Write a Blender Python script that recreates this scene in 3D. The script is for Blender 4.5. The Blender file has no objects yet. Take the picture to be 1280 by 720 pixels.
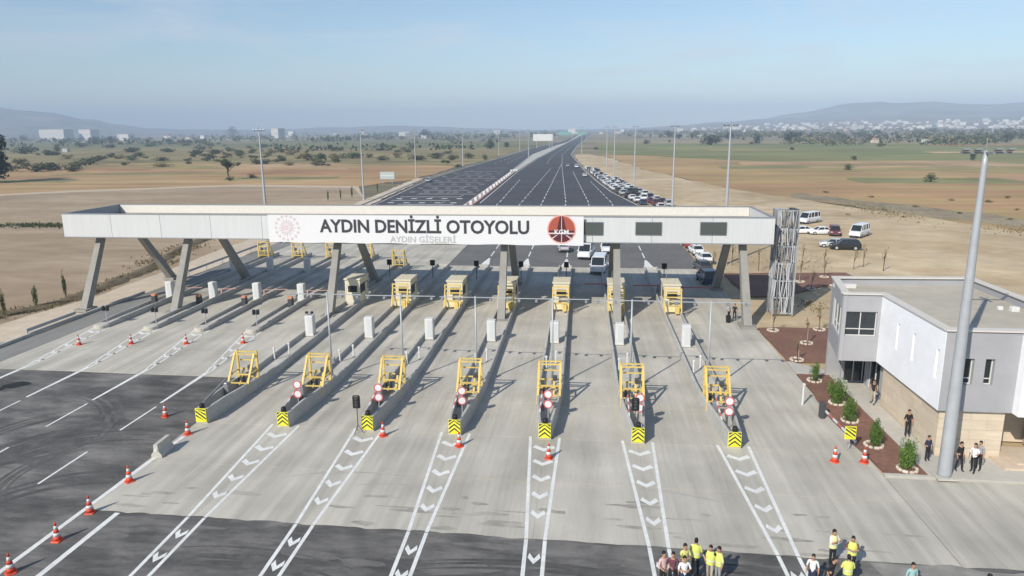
import bpy, bmesh, math, random
from mathutils import Vector, Matrix, Euler

# ------------------------------------------------------------------ camera, sky, sun, exposure
scn = bpy.context.scene
col = scn.collection
R = math.radians
CAM_H, CAM_F = 19.5, 900.0                      # height in metres, focal length in photo pixels
_yaw, _pit, _rol = R(6.3226), R(12.507), R(-0.610)
FW = Vector((-math.sin(_yaw)*math.cos(_pit), math.cos(_yaw)*math.cos(_pit), -math.sin(_pit)))
_r = Vector((math.cos(_yaw), math.sin(_yaw), 0)); _u = _r.cross(FW)
RT = _r*math.cos(_rol) + _u*math.sin(_rol); UP = -_r*math.sin(_rol) + _u*math.cos(_rol)
CP = Vector((0, 0, CAM_H))
cam = bpy.data.cameras.new('camera'); camo = bpy.data.objects.new('camera', cam); col.objects.link(camo)
m = Matrix((RT, UP, -FW)).transposed().to_4x4(); m.translation = CP
camo.matrix_world = m
cam.sensor_width = 36; cam.lens = CAM_F/1280*36; cam.clip_start = .1; cam.clip_end = 40000
scn.camera = camo

SUN_AZ, SUN_EL = R(180+31), R(35)               # compass direction of the sun seen from the plaza
w = bpy.data.worlds.new('World'); scn.world = w; w.use_nodes = True
nt = w.node_tree; N = nt.nodes; L = nt.links
for n in list(N): N.remove(n)
wo = N.new('ShaderNodeOutputWorld'); bg = N.new('ShaderNodeBackground'); sky = N.new('ShaderNodeTexSky')
sky.sky_type = 'NISHITA'; sky.sun_disc = False; sky.sun_elevation = SUN_EL; sky.sun_rotation = SUN_AZ
sky.altitude = 50; sky.air_density = 1.1; sky.dust_density = .12; sky.ozone_density = 3.6
tc = N.new('ShaderNodeTexCoord'); mp = N.new('ShaderNodeMapping'); mp.inputs['Scale'].default_value = (1.6, 1.2, 9.0)
mp.inputs['Rotation'].default_value = (0.10, 0.22, 0.35)
nz = N.new('ShaderNodeTexNoise'); nz.inputs['Scale'].default_value = 2.1; nz.inputs['Detail'].default_value = 7
nz.inputs['Roughness'].default_value = .55; nz.inputs['Distortion'].default_value = .5
cr = N.new('ShaderNodeValToRGB'); cr.color_ramp.elements[0].position = .49; cr.color_ramp.elements[1].position = .66
cr.color_ramp.elements[0].color = (0, 0, 0, 1); cr.color_ramp.elements[1].color = (.5, .5, .5, 1)
mx = N.new('ShaderNodeMixRGB'); mx.inputs[2].default_value = (6.0, 6.3, 6.8, 1)
L.new(tc.outputs['Generated'], mp.inputs[0]); L.new(mp.outputs[0], nz.inputs['Vector']); L.new(nz.outputs[0], cr.inputs[0])
L.new(cr.outputs[0], mx.inputs[0]); L.new(sky.outputs[0], mx.inputs[1]); L.new(mx.outputs[0], bg.inputs[0])
bg.inputs[1].default_value = .118
L.new(bg.outputs[0], wo.inputs[0])
sl = bpy.data.lights.new('sun', 'SUN'); sl.energy = 5.0; sl.angle = R(.53); sl.color = (1, .94, .84)
so = bpy.data.objects.new('sun', sl); col.objects.link(so)
sdir = Vector((math.sin(SUN_AZ)*math.cos(SUN_EL), math.cos(SUN_AZ)*math.cos(SUN_EL), math.sin(SUN_EL)))
so.rotation_euler = sdir.to_track_quat('Z', 'Y').to_euler(); so.location = (-60, -80, 90)
scn.view_settings.view_transform = 'Standard'; scn.view_settings.look = 'None'
scn.view_settings.exposure = 0.1; scn.view_settings.gamma = 1; scn.view_settings.use_curve_mapping = False
scn.cycles.use_denoising = True
scn.cycles.max_bounces = 6; scn.cycles.volume_bounces = 0; scn.cycles.transparent_max_bounces = 8
scn.cycles.use_adaptive_sampling = True; scn.cycles.adaptive_threshold = .015

rnd = random.Random(11)
# The plaza is laid out with x across the lanes, y along them; the matrix stretches and shears it to fit image pixels.
IMG_STRETCH = Matrix(((.990, -.0143, 0, -.18), (-.0266, 1.1705, 0, 2.04), (0, 0, .9876, 0), (0, 0, 0, 1)))
IMG_STRETCH_I = IMG_STRETCH.inverted()
def ray(x, y): return RT*((x-640)/CAM_F) + UP*((360-y)/CAM_F) + FW
CG = IMG_STRETCH_I @ CP
def gp(x, y, z=0.0):                            # photo pixel -> unstretched layout point on the level z
    v = IMG_STRETCH_I.to_3x3() @ ray(x, y); return CG + v*((z-CG.z)/v.z)
def atY(x, y, Y):                               # photo pixel -> unstretched layout point on the cross plane Y
    v = IMG_STRETCH_I.to_3x3() @ ray(x, y); return CG + v*((Y-CG.y)/v.y)

# ------------------------------------------------------------------ materials
MATS = {}
def mat(name, c, rough=.7, metal=0, var=.12, scale=3.0, bump=0, spec=.3, rand=0, big=0, bigscale=.08, stretch=None, c2=None):
    if name in MATS: return MATS[name]
    M = bpy.data.materials.new(name); M.use_nodes = True
    t = M.node_tree; N = t.nodes; L = t.links; b = N['Principled BSDF']
    b.inputs['Roughness'].default_value = rough; b.inputs['Metallic'].default_value = metal
    b.inputs['Specular IOR Level'].default_value = spec
    g = N.new('ShaderNodeNewGeometry'); vec = g.outputs['Position']
    if stretch:
        mp = N.new('ShaderNodeMapping'); mp.inputs['Scale'].default_value = stretch; L.new(vec, mp.inputs[0]); svec = mp.outputs[0]
    else: svec = vec
    n1 = N.new('ShaderNodeTexNoise'); n1.inputs['Scale'].default_value = scale; n1.inputs['Detail'].default_value = 6; n1.inputs['Roughness'].default_value = .65
    L.new(svec, n1.inputs['Vector'])
    mr = N.new('ShaderNodeMapRange'); mr.inputs[1].default_value = .25; mr.inputs[2].default_value = .75
    mr.inputs[3].default_value = 1-var; mr.inputs[4].default_value = 1+var; L.new(n1.outputs[0], mr.inputs[0])
    fac = mr.outputs[0]
    def mul(a, bb):
        k = N.new('ShaderNodeMath'); k.operation = 'MULTIPLY'; L.new(a, k.inputs[0]); L.new(bb, k.inputs[1]); return k.outputs[0]
    if big:
        n2 = N.new('ShaderNodeTexNoise'); n2.inputs['Scale'].default_value = bigscale; n2.inputs['Detail'].default_value = 4
        L.new(vec, n2.inputs['Vector'])
        m2 = N.new('ShaderNodeMapRange'); m2.inputs[1].default_value = .3; m2.inputs[2].default_value = .7
        m2.inputs[3].default_value = 1-big; m2.inputs[4].default_value = 1+big; L.new(n2.outputs[0], m2.inputs[0]); fac = mul(fac, m2.outputs[0])
    if rand:
        oi = N.new('ShaderNodeObjectInfo'); m3 = N.new('ShaderNodeMapRange'); m3.inputs[3].default_value = 1-rand; m3.inputs[4].default_value = 1+rand
        L.new(oi.outputs['Random'], m3.inputs[0]); fac = mul(fac, m3.outputs[0])
    base = N.new('ShaderNodeRGB'); base.outputs[0].default_value = (*c, 1); bc = base.outputs[0]
    if c2:
        n3 = N.new('ShaderNodeTexNoise'); n3.inputs['Scale'].default_value = bigscale*2.3; n3.inputs['Detail'].default_value = 8; n3.inputs['Roughness'].default_value = .7
        L.new(svec, n3.inputs['Vector'])
        r3 = N.new('ShaderNodeMapRange'); r3.inputs[1].default_value = .42; r3.inputs[2].default_value = .6; L.new(n3.outputs[0], r3.inputs[0])
        mc = N.new('ShaderNodeMixRGB'); L.new(r3.outputs[0], mc.inputs[0]); L.new(bc, mc.inputs[1]); mc.inputs[2].default_value = (*c2, 1); bc = mc.outputs[0]
    vm = N.new('ShaderNodeVectorMath'); vm.operation = 'SCALE'; L.new(bc, vm.inputs[0]); L.new(fac, vm.inputs['Scale'])
    L.new(vm.outputs[0], b.inputs['Base Color'])
    if bump:
        bp = N.new('ShaderNodeBump'); bp.inputs['Strength'].default_value = bump; bp.inputs['Distance'].default_value = .03
        L.new(n1.outputs[0], bp.inputs['Height']); L.new(bp.outputs[0], b.inputs['Normal'])
    MATS[name] = M; return M

def leafmat(name, c, var=.35):
    M = mat(name, c, rough=.65, var=var, scale=1.7, spec=.25, rand=.18)
    b = M.node_tree.nodes['Principled BSDF']
    return M

CONC = mat('concrete_slab', (.49, .46, .395), .85, var=.13, scale=.9, rand=.035, big=.15, bigscale=.2, stretch=(1.5, .09, 1), bump=.03, c2=(.40, .375, .32))
CONCB = mat('concrete_base', (.25, .24, .22), .9, var=.1)
ISL = mat('island_concrete', (.43, .42, .39), .8, var=.14, scale=2.5, big=.12, bigscale=.3, bump=.1)
ISLF = mat('island_floor', (.49, .465, .41), .85, var=.14, scale=2.0, big=.1, bigscale=.4)
PALEC = mat('pale_concrete', (.48, .455, .40), .85, var=.10, scale=2.2, big=.08, bigscale=.2)
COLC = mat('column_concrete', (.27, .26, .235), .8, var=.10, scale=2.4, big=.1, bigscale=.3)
ASPH = mat('asphalt_worn', (.092, .088, .083), .88, var=.34, scale=.8, big=.3, bigscale=.17, c2=(.185, .176, .163), stretch=(.5, 1.3, 1), bump=.15)
ASPHN = mat('asphalt_new', (.066, .066, .072), .85, var=.16, scale=.7, big=.18, bigscale=.05, stretch=(1.2, .08, 1))
ASPHG = mat('asphalt_grey', (.22, .215, .20), .88, var=.12, scale=.8, big=.14, bigscale=.12, stretch=(1.4, .2, 1))
TYRE = mat('tyre_mark', (.098, .094, .089), .88, var=.35, scale=1.6, big=.3, bigscale=.5)
OIL = mat('dark_patch', (.02, .02, .02), .7, var=.3, scale=2)
PAINT = mat('road_paint', (.72, .72, .69), .65, var=.16, scale=2.6, big=.08, bigscale=.6)
WHITE = mat('white_panel', (.55, .56, .56), .45, var=.06, scale=1.6, spec=.4, stretch=(2.5, 2.5, .15), rand=.02)
WHITEP = mat('white_paint', (.62, .62, .605), .5, var=.05, scale=2)
SIGNW = mat('sign_white', (.66, .66, .67), .45, var=.015, scale=.8)
INK = mat('sign_ink', (.045, .047, .055), .5, var=.05)
INKG = mat('sign_ink_grey', (.42, .43, .44), .5, var=.05)
PALEPINK = mat('emblem_pink', (.63, .50, .52), .5, var=.05)
KRED = mat('emblem_red', (.36, .085, .055), .5, var=.05)
KDARK = mat('emblem_maroon', (.085, .02, .025), .5, var=.05)
GREYM = mat('grey_metal', (.30, .31, .33), .45, metal=.4, var=.08)
DARKM = mat('dark_metal', (.06, .062, .068), .5, var=.1)
BLACK = mat('black_plastic', (.018, .018, .02), .45, var=.1)
GALV = mat('galvanised', (.40, .42, .44), .45, metal=.15, var=.07, scale=2, big=.05, bigscale=.8)
ROOFD = mat('roof_membrane', (.45, .41, .335), .9, var=.08, scale=.8, big=.10, bigscale=.2)
YEL = mat('yellow_steel', (.64, .47, .14), .5, var=.10, scale=4, big=.1, bigscale=1)
YELB = mat('yellow_reflective', (.80, .76, .04), .5, var=.06)
RED = mat('red_plastic', (.62, .07, .03), .5, var=.14, scale=4, rand=.12)
REDP = mat('faded_red', (.46, .13, .13), .6, var=.14)
GLASS = mat('dark_glass', (.022, .027, .03), .08, spec=.6, var=.1)
SCREEN = mat('dark_display', (.075, .085, .08), .3, spec=.5, var=.15, scale=6)
RUB = mat('rubber', (.022, .022, .022), .85, var=.1)
BOOTHW = mat('booth_cream', (.66, .61, .47), .5, var=.06)
BEIGE = mat('beige_stone', (.60, .51, .39), .8, var=.10, scale=1.5, rand=.05, big=.06, bigscale=.7, stretch=(.5, .5, 4))
GREYW = mat('grey_render', (.345, .345, .36), .85, var=.04, scale=1.2, big=.04, bigscale=.3)
WHITEW = mat('white_render', (.86, .87, .90), .85, var=.04, scale=1.2, big=.03, bigscale=.3)
MULCH = mat('red_mulch', (.20, .105, .075), .95, var=.28, scale=3.2, big=.12, bigscale=.3, bump=.4)
STONE = mat('pale_stone', (.56, .49, .40), .9, var=.14, scale=4, rand=.1)
SAND = mat('sand', (.44, .33, .195), .95, var=.18, scale=.25, big=.16, bigscale=.03, c2=(.54, .43, .28), bump=.2)
DIRT = mat('dirt', (.325, .24, .155), .95, var=.2, scale=.30, big=.16, bigscale=.02, c2=(.40, .31, .21), stretch=(.5, 1.4, 1), bump=.2)
FIELDO = mat('dry_field', (.37, .225, .105), .95, var=.25, scale=.12, big=.22, bigscale=.014, c2=(.43, .30, .15), stretch=(.18, 1.5, 1))
FIELDR = mat('stubble_field', (.38, .22, .115), .95, var=.28, scale=.10, big=.22, bigscale=.016, c2=(.36, .27, .11), stretch=(.18, 1.3, 1))
FIELDG = mat('green_field', (.13, .165, .05), .95, var=.3, scale=.06, big=.25, bigscale=.008, c2=(.25, .22, .09), stretch=(.2, 1.8, 1))
FIELDY = mat('scrub_field', (.30, .225, .10), .95, var=.32, scale=.07, big=.25, bigscale=.012, c2=(.165, .15, .06), stretch=(.4, 1.5, 1))
FARG = mat('far_plain', (.16, .145, .085), .95, var=.3, scale=.012, big=.3, bigscale=.0016, c2=(.30, .24, .15), stretch=(.35, 1.6, 1))
HILLM = mat('hill_scrub', (.24, .185, .15), .95, var=.35, scale=.006, big=.25, bigscale=.0016, c2=(.13, .115, .08))
SOIL = mat('dark_soil', (.15, .115, .07), .95, var=.3, scale=1.2, big=.2, bigscale=.3, bump=.4)
BARK = mat('bark', (.10, .075, .05), .9, var=.2)
LEAF_S = leafmat('leaf_shrub', (.095, .165, .03))
LEAF_O = leafmat('leaf_olive', (.075, .085, .032))
LEAF_D = leafmat('leaf_dark', (.022, .032, .016))
LEAF_G = leafmat('leaf_green', (.055, .085, .025))
LEAF_Y = leafmat('leaf_dry', (.20, .165, .07))
SKIN = mat('skin', (.42, .24, .16), .6, var=.05)
HAIR = mat('hair_dark', (.015, .012, .01), .6, var=.1)
HIVIS = mat('hi_vis', (.62, .67, .16), .6, var=.08)
SILV = mat('reflective_tape', (.6, .62, .62), .4, var=.05)
def cloth(n, c): return mat('cloth_'+n, c, .85, var=.12, scale=9)
def paintm(n, c): return mat('car_'+n, c, .28, var=.03, spec=.5)

# ------------------------------------------------------------------ mesh builder
class MB:
    def __init__(s): s.v = []; s.f = []; s.m = []
    def add(s, vs, fs, mi=0):
        o = len(s.v); s.v.extend([tuple(x) for x in vs]); s.f.extend([tuple(i+o for i in f) for f in fs]); s.m.extend([mi]*len(fs)); return s
    def box(s, c, d, mi=0, rz=0, ry=0, rx=0, taper=1.0):
        hx, hy, hz = d[0]/2, d[1]/2, d[2]/2
        M = Euler((rx, ry, rz)).to_matrix(); vs = []
        for z, k in ((-hz, 1), (hz, taper)):
            for x, y in ((-hx, -hy), (hx, -hy), (hx, hy), (-hx, hy)):
                vs.append(M @ Vector((x*k, y*k, z)) + Vector(c))
        return s.add(vs, [(3, 2, 1, 0), (4, 5, 6, 7), (0, 1, 5, 4), (1, 2, 6, 5), (2, 3, 7, 6), (3, 0, 4, 7)], mi)
    def rbox(s, c, d, b=.04, mi=0, rz=0):                     # box with chamfered vertical and top edges
        hx, hy, hz = d[0]/2, d[1]/2, d[2]/2; M = Matrix.Rotation(rz, 3, 'Z')
        def ring(hx, hy, z, b): return [M @ Vector(p) + Vector(c) for p in ((-hx+b, -hy, z), (hx-b, -hy, z), (hx, -hy+b, z), (hx, hy-b, z), (hx-b, hy, z), (-hx+b, hy, z), (-hx, hy-b, z), (-hx, -hy+b, z))]
        return s.rings([ring(hx, hy, -hz, b), ring(hx, hy, hz-b, b), ring(hx-b*.7, hy-b*.7, hz, b)], mi)
    def rings(s, rs, mi=0, caps=(True, True), closed=True):
        n = len(rs[0]); o = len(s.v); fs = []
        for r in rs: s.v.extend([tuple(x) for x in r])
        for i in range(len(rs)-1):
            for j in range(n if closed else n-1):
                k = (j+1) % n; fs.append((o+i*n+j, o+i*n+k, o+(i+1)*n+k, o+(i+1)*n+j))
        if caps[0]: fs.append(tuple(o+j for j in reversed(range(n))))
        if caps[1]: fs.append(tuple(o+(len(rs)-1)*n+j for j in range(n)))
        s.f.extend(fs); s.m.extend([mi]*len(fs)); return s
    def tube(s, p, q, r0, r1=None, n=8, mi=0, caps=True):
        p, q = Vector(p), Vector(q); r1 = r0 if r1 is None else r1; d = (q-p).normalized()
        a = d.orthogonal().normalized(); b = d.cross(a)
        rs = [[c + a*(math.cos(t)*r) + b*(math.sin(t)*r) for t in (2*math.pi*i/n for i in range(n))] for c, r in ((p, r0), (q, r1))]
        return s.rings(rs, mi, (caps, caps))
    def beam(s, p, q, w, h, mi=0, w2=None, h2=None):            # rectangular bar from p to q, h measured towards up
        p, q = Vector(p), Vector(q); d = (q-p).normalized(); w2 = w if w2 is None else w2; h2 = h if h2 is None else h2
        u = Vector((0, 0, 1)) if abs(d.z) < .98 else Vector((0, 1, 0))
        a = d.cross(u).normalized(); b = a.cross(d)
        rs = [[c + a*x*ww/2 + b*y*hh/2 for x, y in ((-1, -1), (1, -1), (1, 1), (-1, 1))] for c, ww, hh in ((p, w, h), (q, w2, h2))]
        return s.rings(rs, mi)
    def prism(s, poly, z0, z1, mi=0):
        return s.rings([[(x, y, z0) for x, y in poly], [(x, y, z1) for x, y in poly]], mi)
    def sheet(s, poly, z, mi=0):
        o = len(s.v); s.v.extend([(x, y, z) for x, y in poly]); s.f.append(tuple(range(o, o+len(poly)))); s.m.append(mi); return s
    def lathe(s, prof, n=12, c=(0, 0, 0), mi=0):
        return s.rings([[(c[0]+r*math.cos(2*math.pi*i/n), c[1]+r*math.sin(2*math.pi*i/n), c[2]+z) for i in range(n)] for r, z in prof], mi)
    def disc(s, c, r, mi=0, n=20, d=.02, a0=0):                  # upright disc facing -Y
        c = Vector(c); return s.rings([[c+Vector((r*math.cos(t), y, r*math.sin(t))) for t in (a0+2*math.pi*i/n for i in range(n))] for y in (d, 0)], mi)
    def mesh(s, name, mats, smooth=False):
        me = bpy.data.meshes.new(name); me.from_pydata(s.v, [], s.f)
        for mm in (mats if isinstance(mats, (list, tuple)) else [mats]): me.materials.append(mm)
        me.polygons.foreach_set('material_index', s.m)
        if smooth: me.polygons.foreach_set('use_smooth', [True]*len(s.f))
        me.update(); return me
    def build(s, name, mats, parent=None, loc=None, smooth=False, rz=0):
        return link(name, s.mesh(name, mats, smooth), parent, loc, rz)

def link(name, me, parent=None, loc=None, rz=0):
    o = bpy.data.objects.new(name, me); col.objects.link(o)
    if loc is not None: o.location = loc
    if rz: o.rotation_euler = (0, 0, rz)
    if parent: o.parent = parent
    return o
def tag(o, label, cat, group=None):
    o['label'] = label; o['category'] = cat
    if group: o['group'] = group
    return o
def thing(name, label, cat, loc=(0, 0, 0), rz=0, group=None):
    o = bpy.data.objects.new(name, None); o.empty_display_size = .3; col.objects.link(o); o.location = loc; o.rotation_euler = (0, 0, rz)
    return tag(o, label, cat, group)
def struct(o, label=None):
    o['kind'] = 'structure'
    if label: o['label'] = label
    return o
def dup(root, loc, rz=0, label=None, scale=None):
    r = root.copy(); col.objects.link(r); r.location = loc; r.rotation_euler = (0, 0, rz)
    if label: r['label'] = label
    if scale: r.scale = (scale, scale, scale) if not isinstance(scale, tuple) else scale
    for ch in root.children:
        c = ch.copy(); col.objects.link(c); c.parent = r
        for g in ch.children:
            d = g.copy(); col.objects.link(d); d.parent = c
    return r
ORD = ['nearest', 'second', 'third', 'fourth', 'fifth', 'sixth', 'seventh', 'eighth', 'ninth', 'tenth', 'eleventh', 'twelfth', 'thirteenth', 'fourteenth', 'fifteenth', 'sixteenth', 'seventeenth', 'eighteenth', 'nineteenth', 'twentieth', 'twenty-first', 'twenty-second', 'twenty-third', 'twenty-fourth']
# ------------------------------------------------------------------ the setting: ground, fields, hills
b = MB(); b.sheet([(-9000, -900), (9000, -900), (9000, 9400), (-9000, 9400)], -.30)
struct(b.build('ground', FARG))
def rough(poly, step, amp, seed=1):
    rr = random.Random(seed); out = []
    for i, p in enumerate(poly):
        q = poly[(i+1) % len(poly)]; p, q = Vector(p), Vector(q); d = (q-p).length; n = max(1, int(d/step))
        nn = Vector((-(q-p).y, (q-p).x)).normalized() if d > 0 else Vector((0, 0))
        for k in range(n):
            t = k/n; out.append(tuple(p.lerp(q, t) + (nn*rr.uniform(-amp, amp) if k else Vector((0, 0)))))
    return out
def field(name, poly, z, m, step=12, amp=1.2, seed=1):
    b = MB(); b.sheet(rough(poly, step, amp, seed), z); return struct(b.build(name, m))
# bare earth round the plaza, then the fields behind it, nearest on top
field('dirt_ground', [(-420, -60), (-54.5, -60), (-54.5, 100), (-60, 165), (-79, 208), (-128, 214), (-178, 190), (-215, 160), (-420, 90)], -.10, DIRT, 10, 1.0, 2)
field('sand_ground', [(-53, -60), (260, -60), (260, 20), (110, 86), (88, 112), (82, 121), (61, 171), (47, 205), (30, 290), (17, 420), (5, 470), (-6, 470), (1, 292), (15, 157), (17.2, 98), (17.2, 60), (-53, 60)], -.12, SAND, 10, 1.3, 3)
field('sand_strip', [(-62.5, 40), (-54.4, 48), (-54.4, 101), (-57, 160), (-64, 244), (-68, 246), (-62, 160), (-62.5, 110), (-60.5, 85), (-59.5, 66)], -.07, mat('pale_sand', (.55, .46, .35), .95, var=.14, scale=.6, big=.12, bigscale=.08), 4, .5, 14)
field('dirt_track', [(-420, 86), (-215, 156), (-178, 186), (-128, 210), (-79, 204), (-60, 163), (-61.5, 167), (-80, 211), (-128, 217.5), (-178, 195), (-216, 165), (-420, 97)], -.085, mat('pale_track', (.50, .41, .30), .95, var=.12, scale=.4), 14, .5, 4)
field('dry_field', [(-700, 60), (-420, 90), (-215, 160), (-178, 192), (-128, 216), (-79, 210), (-66, 240), (-70, 330), (-134, 352), (-273, 372), (-420, 335), (-700, 290)], -.16, FIELDO, 14, 3, 5)
field('scrub_field', [(-900, 250), (-700, 285), (-420, 330), (-273, 365), (-134, 345), (-68, 325), (-58, 420), (-58, 620), (-110, 640), (-500, 720), (-900, 700)], -.19, FIELDY, 25, 6, 6)
OLIVE = mat('olive_plain', (.19, .17, .075), .95, var=.3, scale=.05, big=.25, bigscale=.007, c2=(.13, .14, .055), stretch=(.2, 1.6, 1))
field('green_field', [(-1500, 690), (-900, 690), (-500, 715), (-110, 635), (-56, 618), (-36, 900), (-300, 1150), (-1500, 1150)], -.21, OLIVE, 40, 8, 7)
field('stubble_field', [(47, 205), (61, 171), (82, 121), (110, 86), (500, 60), (900, 150), (900, 260), (430, 285), (198, 303), (115, 340), (41, 442), (14, 470), (30, 290)], -.16, FIELDR, 14, 2.5, 8)
field('green_crop_field', [(14, 470), (41, 440), (115, 337), (198, 300), (430, 282), (900, 255), (1500, 300), (1500, 640), (429, 655), (240, 716), (60, 780), (14, 700)], -.19, FIELDG, 30, 4, 9)
field('fallow_field', [(14, 705), (60, 778), (240, 714), (429, 652), (1500, 636), (1500, 800), (430, 800), (240, 860), (40, 980), (12, 980)], -.21, mat('fallow', (.27, .215, .12), .95, var=.25, scale=.05, stretch=(.3, 1.5, 1), big=.2, bigscale=.006), 40, 6, 10)
field('dark_verge', [(59, 178), (83, 127), (130, 96), (300, 75), (300, 82), (135, 108), (92, 138), (66, 190)], -.13, mat('verge', (.27, .22, .14), .95, var=.3, scale=.5, big=.25, bigscale=.08), 6, 3, 12)

pr = random.Random(33)
PC = [(.44, .30, .17), (.30, .24, .10), (.35, .20, .10), (.22, .21, .085), (.40, .26, .14)]
def patches(n, x0, x1, y0, y1, inside):
    global pr
    for k in range(n):
        for _ in range(60):
            x, y = pr.uniform(x0, x1), pr.uniform(y0, y1); w_ = pr.uniform(25, 90)*(1+y/500); d_ = pr.uniform(4, 14)*(1+y/300)
            if inside(x-w_/2, y) and inside(x+w_/2, y) and inside(x, y-d_/2): break
        else: continue
        sk = pr.uniform(-.15, .15)*w_; c = pr.choice(PC)
        field('field_patch', [(x-w_/2, y-d_/2-sk*.3), (x+w_/2, y-d_/2+sk*.3), (x+w_/2*.95, y+d_/2+sk*.3), (x-w_/2*.9, y+d_/2-sk*.3)], -.150+.0008*k, mat('patch_%d' % PC.index(c), c, .95, var=.3, scale=.15, big=.25, bigscale=.03, stretch=(.2, 1.4, 1)), 7, 2.0, 100+k)
patches(16, -330, -75, 215, 360, lambda x, y: x < -80 and y > 222+max(0, (-128-x)*-.35) and y < 345)
patches(24, 60, 420, 130, 330, lambda x, y: y > 215-1.05*(x-47)+14 and x > 62 and y < 340-.12*(x-100))
patches(8, 60, 500, 340, 640, lambda x, y: x > 70)
def hnoise(x, y, s=1):
    from mathutils import noise
    return noise.fractal(Vector((x*s, y*s, 3.7)), 1.0, 2.0, 5)
def ang(px): v = ray(px, 160); return math.atan2(v.x, v.y)
RH = [(690, 0), (780, 10), (850, 36), (900, 62), (950, 84), (1000, 102), (1050, 124), (1100, 136), (1150, 142), (1200, 132), (1260, 140), (1320, 148), (1450, 140), (1600, 110), (1700, 0)]
LH = [(-300, 0), (-200, 130), (-90, 165), (-20, 165), (35, 162), (70, 158), (110, 130), (150, 80), (190, 50), (240, 36), (330, 32), (420, 48), (480, 56), (540, 42), (600, 24), (680, 0)]
def crest(tab, th):
    T = [(ang(p), h) for p, h in tab]
    if th <= T[0][0] or th >= T[-1][0]: return 0
    for (a, h), (c, k) in zip(T, T[1:]):
        if a <= th <= c: t = (th-a)/(c-a); t = t*t*(3-2*t); return h+(k-h)*t
def hill_z(tab, d, th, d0, d1):
    p = (d-d0)/(d1-d0)
    if p <= 0: return -.5
    x, y = d*math.sin(th), d*math.cos(th); c = crest(tab, th)
    if p <= 1: k = .30*p + .70*p**2.2
    else: k = max(0, 1-(p-1)*2.2)
    return c*k*(1+.40*hnoise(x, y, 1/1000)*min(1, 2.2*p)) - .5*(1-min(1, p*8))
def hills(name, tab, d0, d1, d2):
    nt_, nd = 150, 40; t0, t1 = ang(tab[0][0]), ang(tab[-1][0]); b = MB(); vs = []; fs = []
    for i in range(nt_+1):
        th = t0+(t1-t0)*i/nt_
        for j in range(nd+1):
            d = d0+(d2-d0)*j/nd; vs.append((d*math.sin(th), d*math.cos(th), hill_z(tab, d, th, d0, d1) if j else -3))
    for i in range(nt_):
        for j in range(nd):
            a = i*(nd+1)+j; fs.append((a, a+nd+1, a+nd+2, a+1))
    b.add(vs, fs); return struct(b.build(name, HILLM, smooth=True))
hills('hills', RH, 2100, 5800, 6800)
hills('hills', LH, 3600, 5800, 6800)

# ------------------------------------------------------------------ roads
def road(name, poly, z, m, thick=.12):
    b = MB(); b.prism(poly[::-1] if area(poly) < 0 else poly, z-thick, z); return struct(b.build(name, m))
def area(p): return sum(p[i][0]*p[(i+1) % len(p)][1]-p[(i+1) % len(p)][0]*p[i][1] for i in range(len(p)))/2
def mark(parent, poly, z, m=None, name='road_marking'):
    b = MB(); b.sheet(poly[::-1] if area(poly) < 0 else poly, z); o = b.build(name, m or PAINT, parent); return o
def line(parent, p, q, w, z, m=None, name='road_marking'):
    p, q = Vector(p), Vector(q); n = Vector((-(q-p).y, (q-p).x)).normalized()*w/2
    return mark(parent, [tuple(p-n), tuple(q-n), tuple(q+n), tuple(p+n)], z, m, name)

LX = [-25.85+5.94*i for i in range(7)]          # centre lines of the seven booth islands
KX = [-49.3+5.55*i for i in range(4)]           # the four narrower islands of the opposite direction
ASPHG2 = mat('asphalt_apron', (.15, .145, .14), .88, var=.16, scale=.8, big=.12, bigscale=.15)
asph_front = road('asphalt_road', [(-75, -40), (70, -40), (70, 25), (-26.3, 25), (-26.3, 42.6), (-54.2, 42.6), (-75, 21)], .0, ASPH)
edge_lane = road('asphalt_road', [(-54.2, 42.65), (-51.0, 42.65), (-51.0, 101), (-54.2, 101)], .0, ASPHG)
road('asphalt_road', [(-95, -10), (-75.1, 21.2), (-54.3, 42.6), (-54.3, 50), (-100, 8)], -.02, ASPHG)
RCL = [(-28, 104.1), (-28, 161), (-30.4, 280), (-30, 414), (-24.4, 664), (-10, 1349), (60, 4600)]
RCR = [(16.9, 104.1), (15.1, 157), (9.6, 192), (6.5, 226), (1.4, 294), (-7.8, 462), (-5.5, 688), (11, 1333), (86, 4600)]
apron = road('asphalt_road', [(-19.5, 85.05), (17.2, 85.05), (17.2, 99), (16.95, 104.05), (-19.5, 104.05)], .0, ASPHG2, .25)
road_right = road('motorway', RCL+RCR[::-1], .0, ASPHN, .25)
LCL = [(-54, 101.05), (-56.4, 162), (-62, 246), (-60, 328), (-56.4, 417), (-51.4, 617), (-32, 893), (-26, 1349), (34, 4600)]
LCR = [(-30.4, 101.05), (-30.4, 161), (-32.6, 280), (-37.6, 466), (-30, 700), (-21, 861), (-15, 1349), (50, 4600)]
road_left = road('motorway', LCL+LCR[::-1], .0, ASPHN, .25)
med = road('median', [(-30.35, 101.1), (-30.35, 161), (-32.5, 280), (-37.5, 466), (-29.9, 700), (-20.9, 861), (-14.9, 1349), (50.1, 4600), (59.9, 4600), (-10.1, 1349), (-24.5, 664), (-30.1, 414), (-30.5, 280), (-28.1, 161), (-28.1, 101.1)], .14, PALEC, .3)
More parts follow.
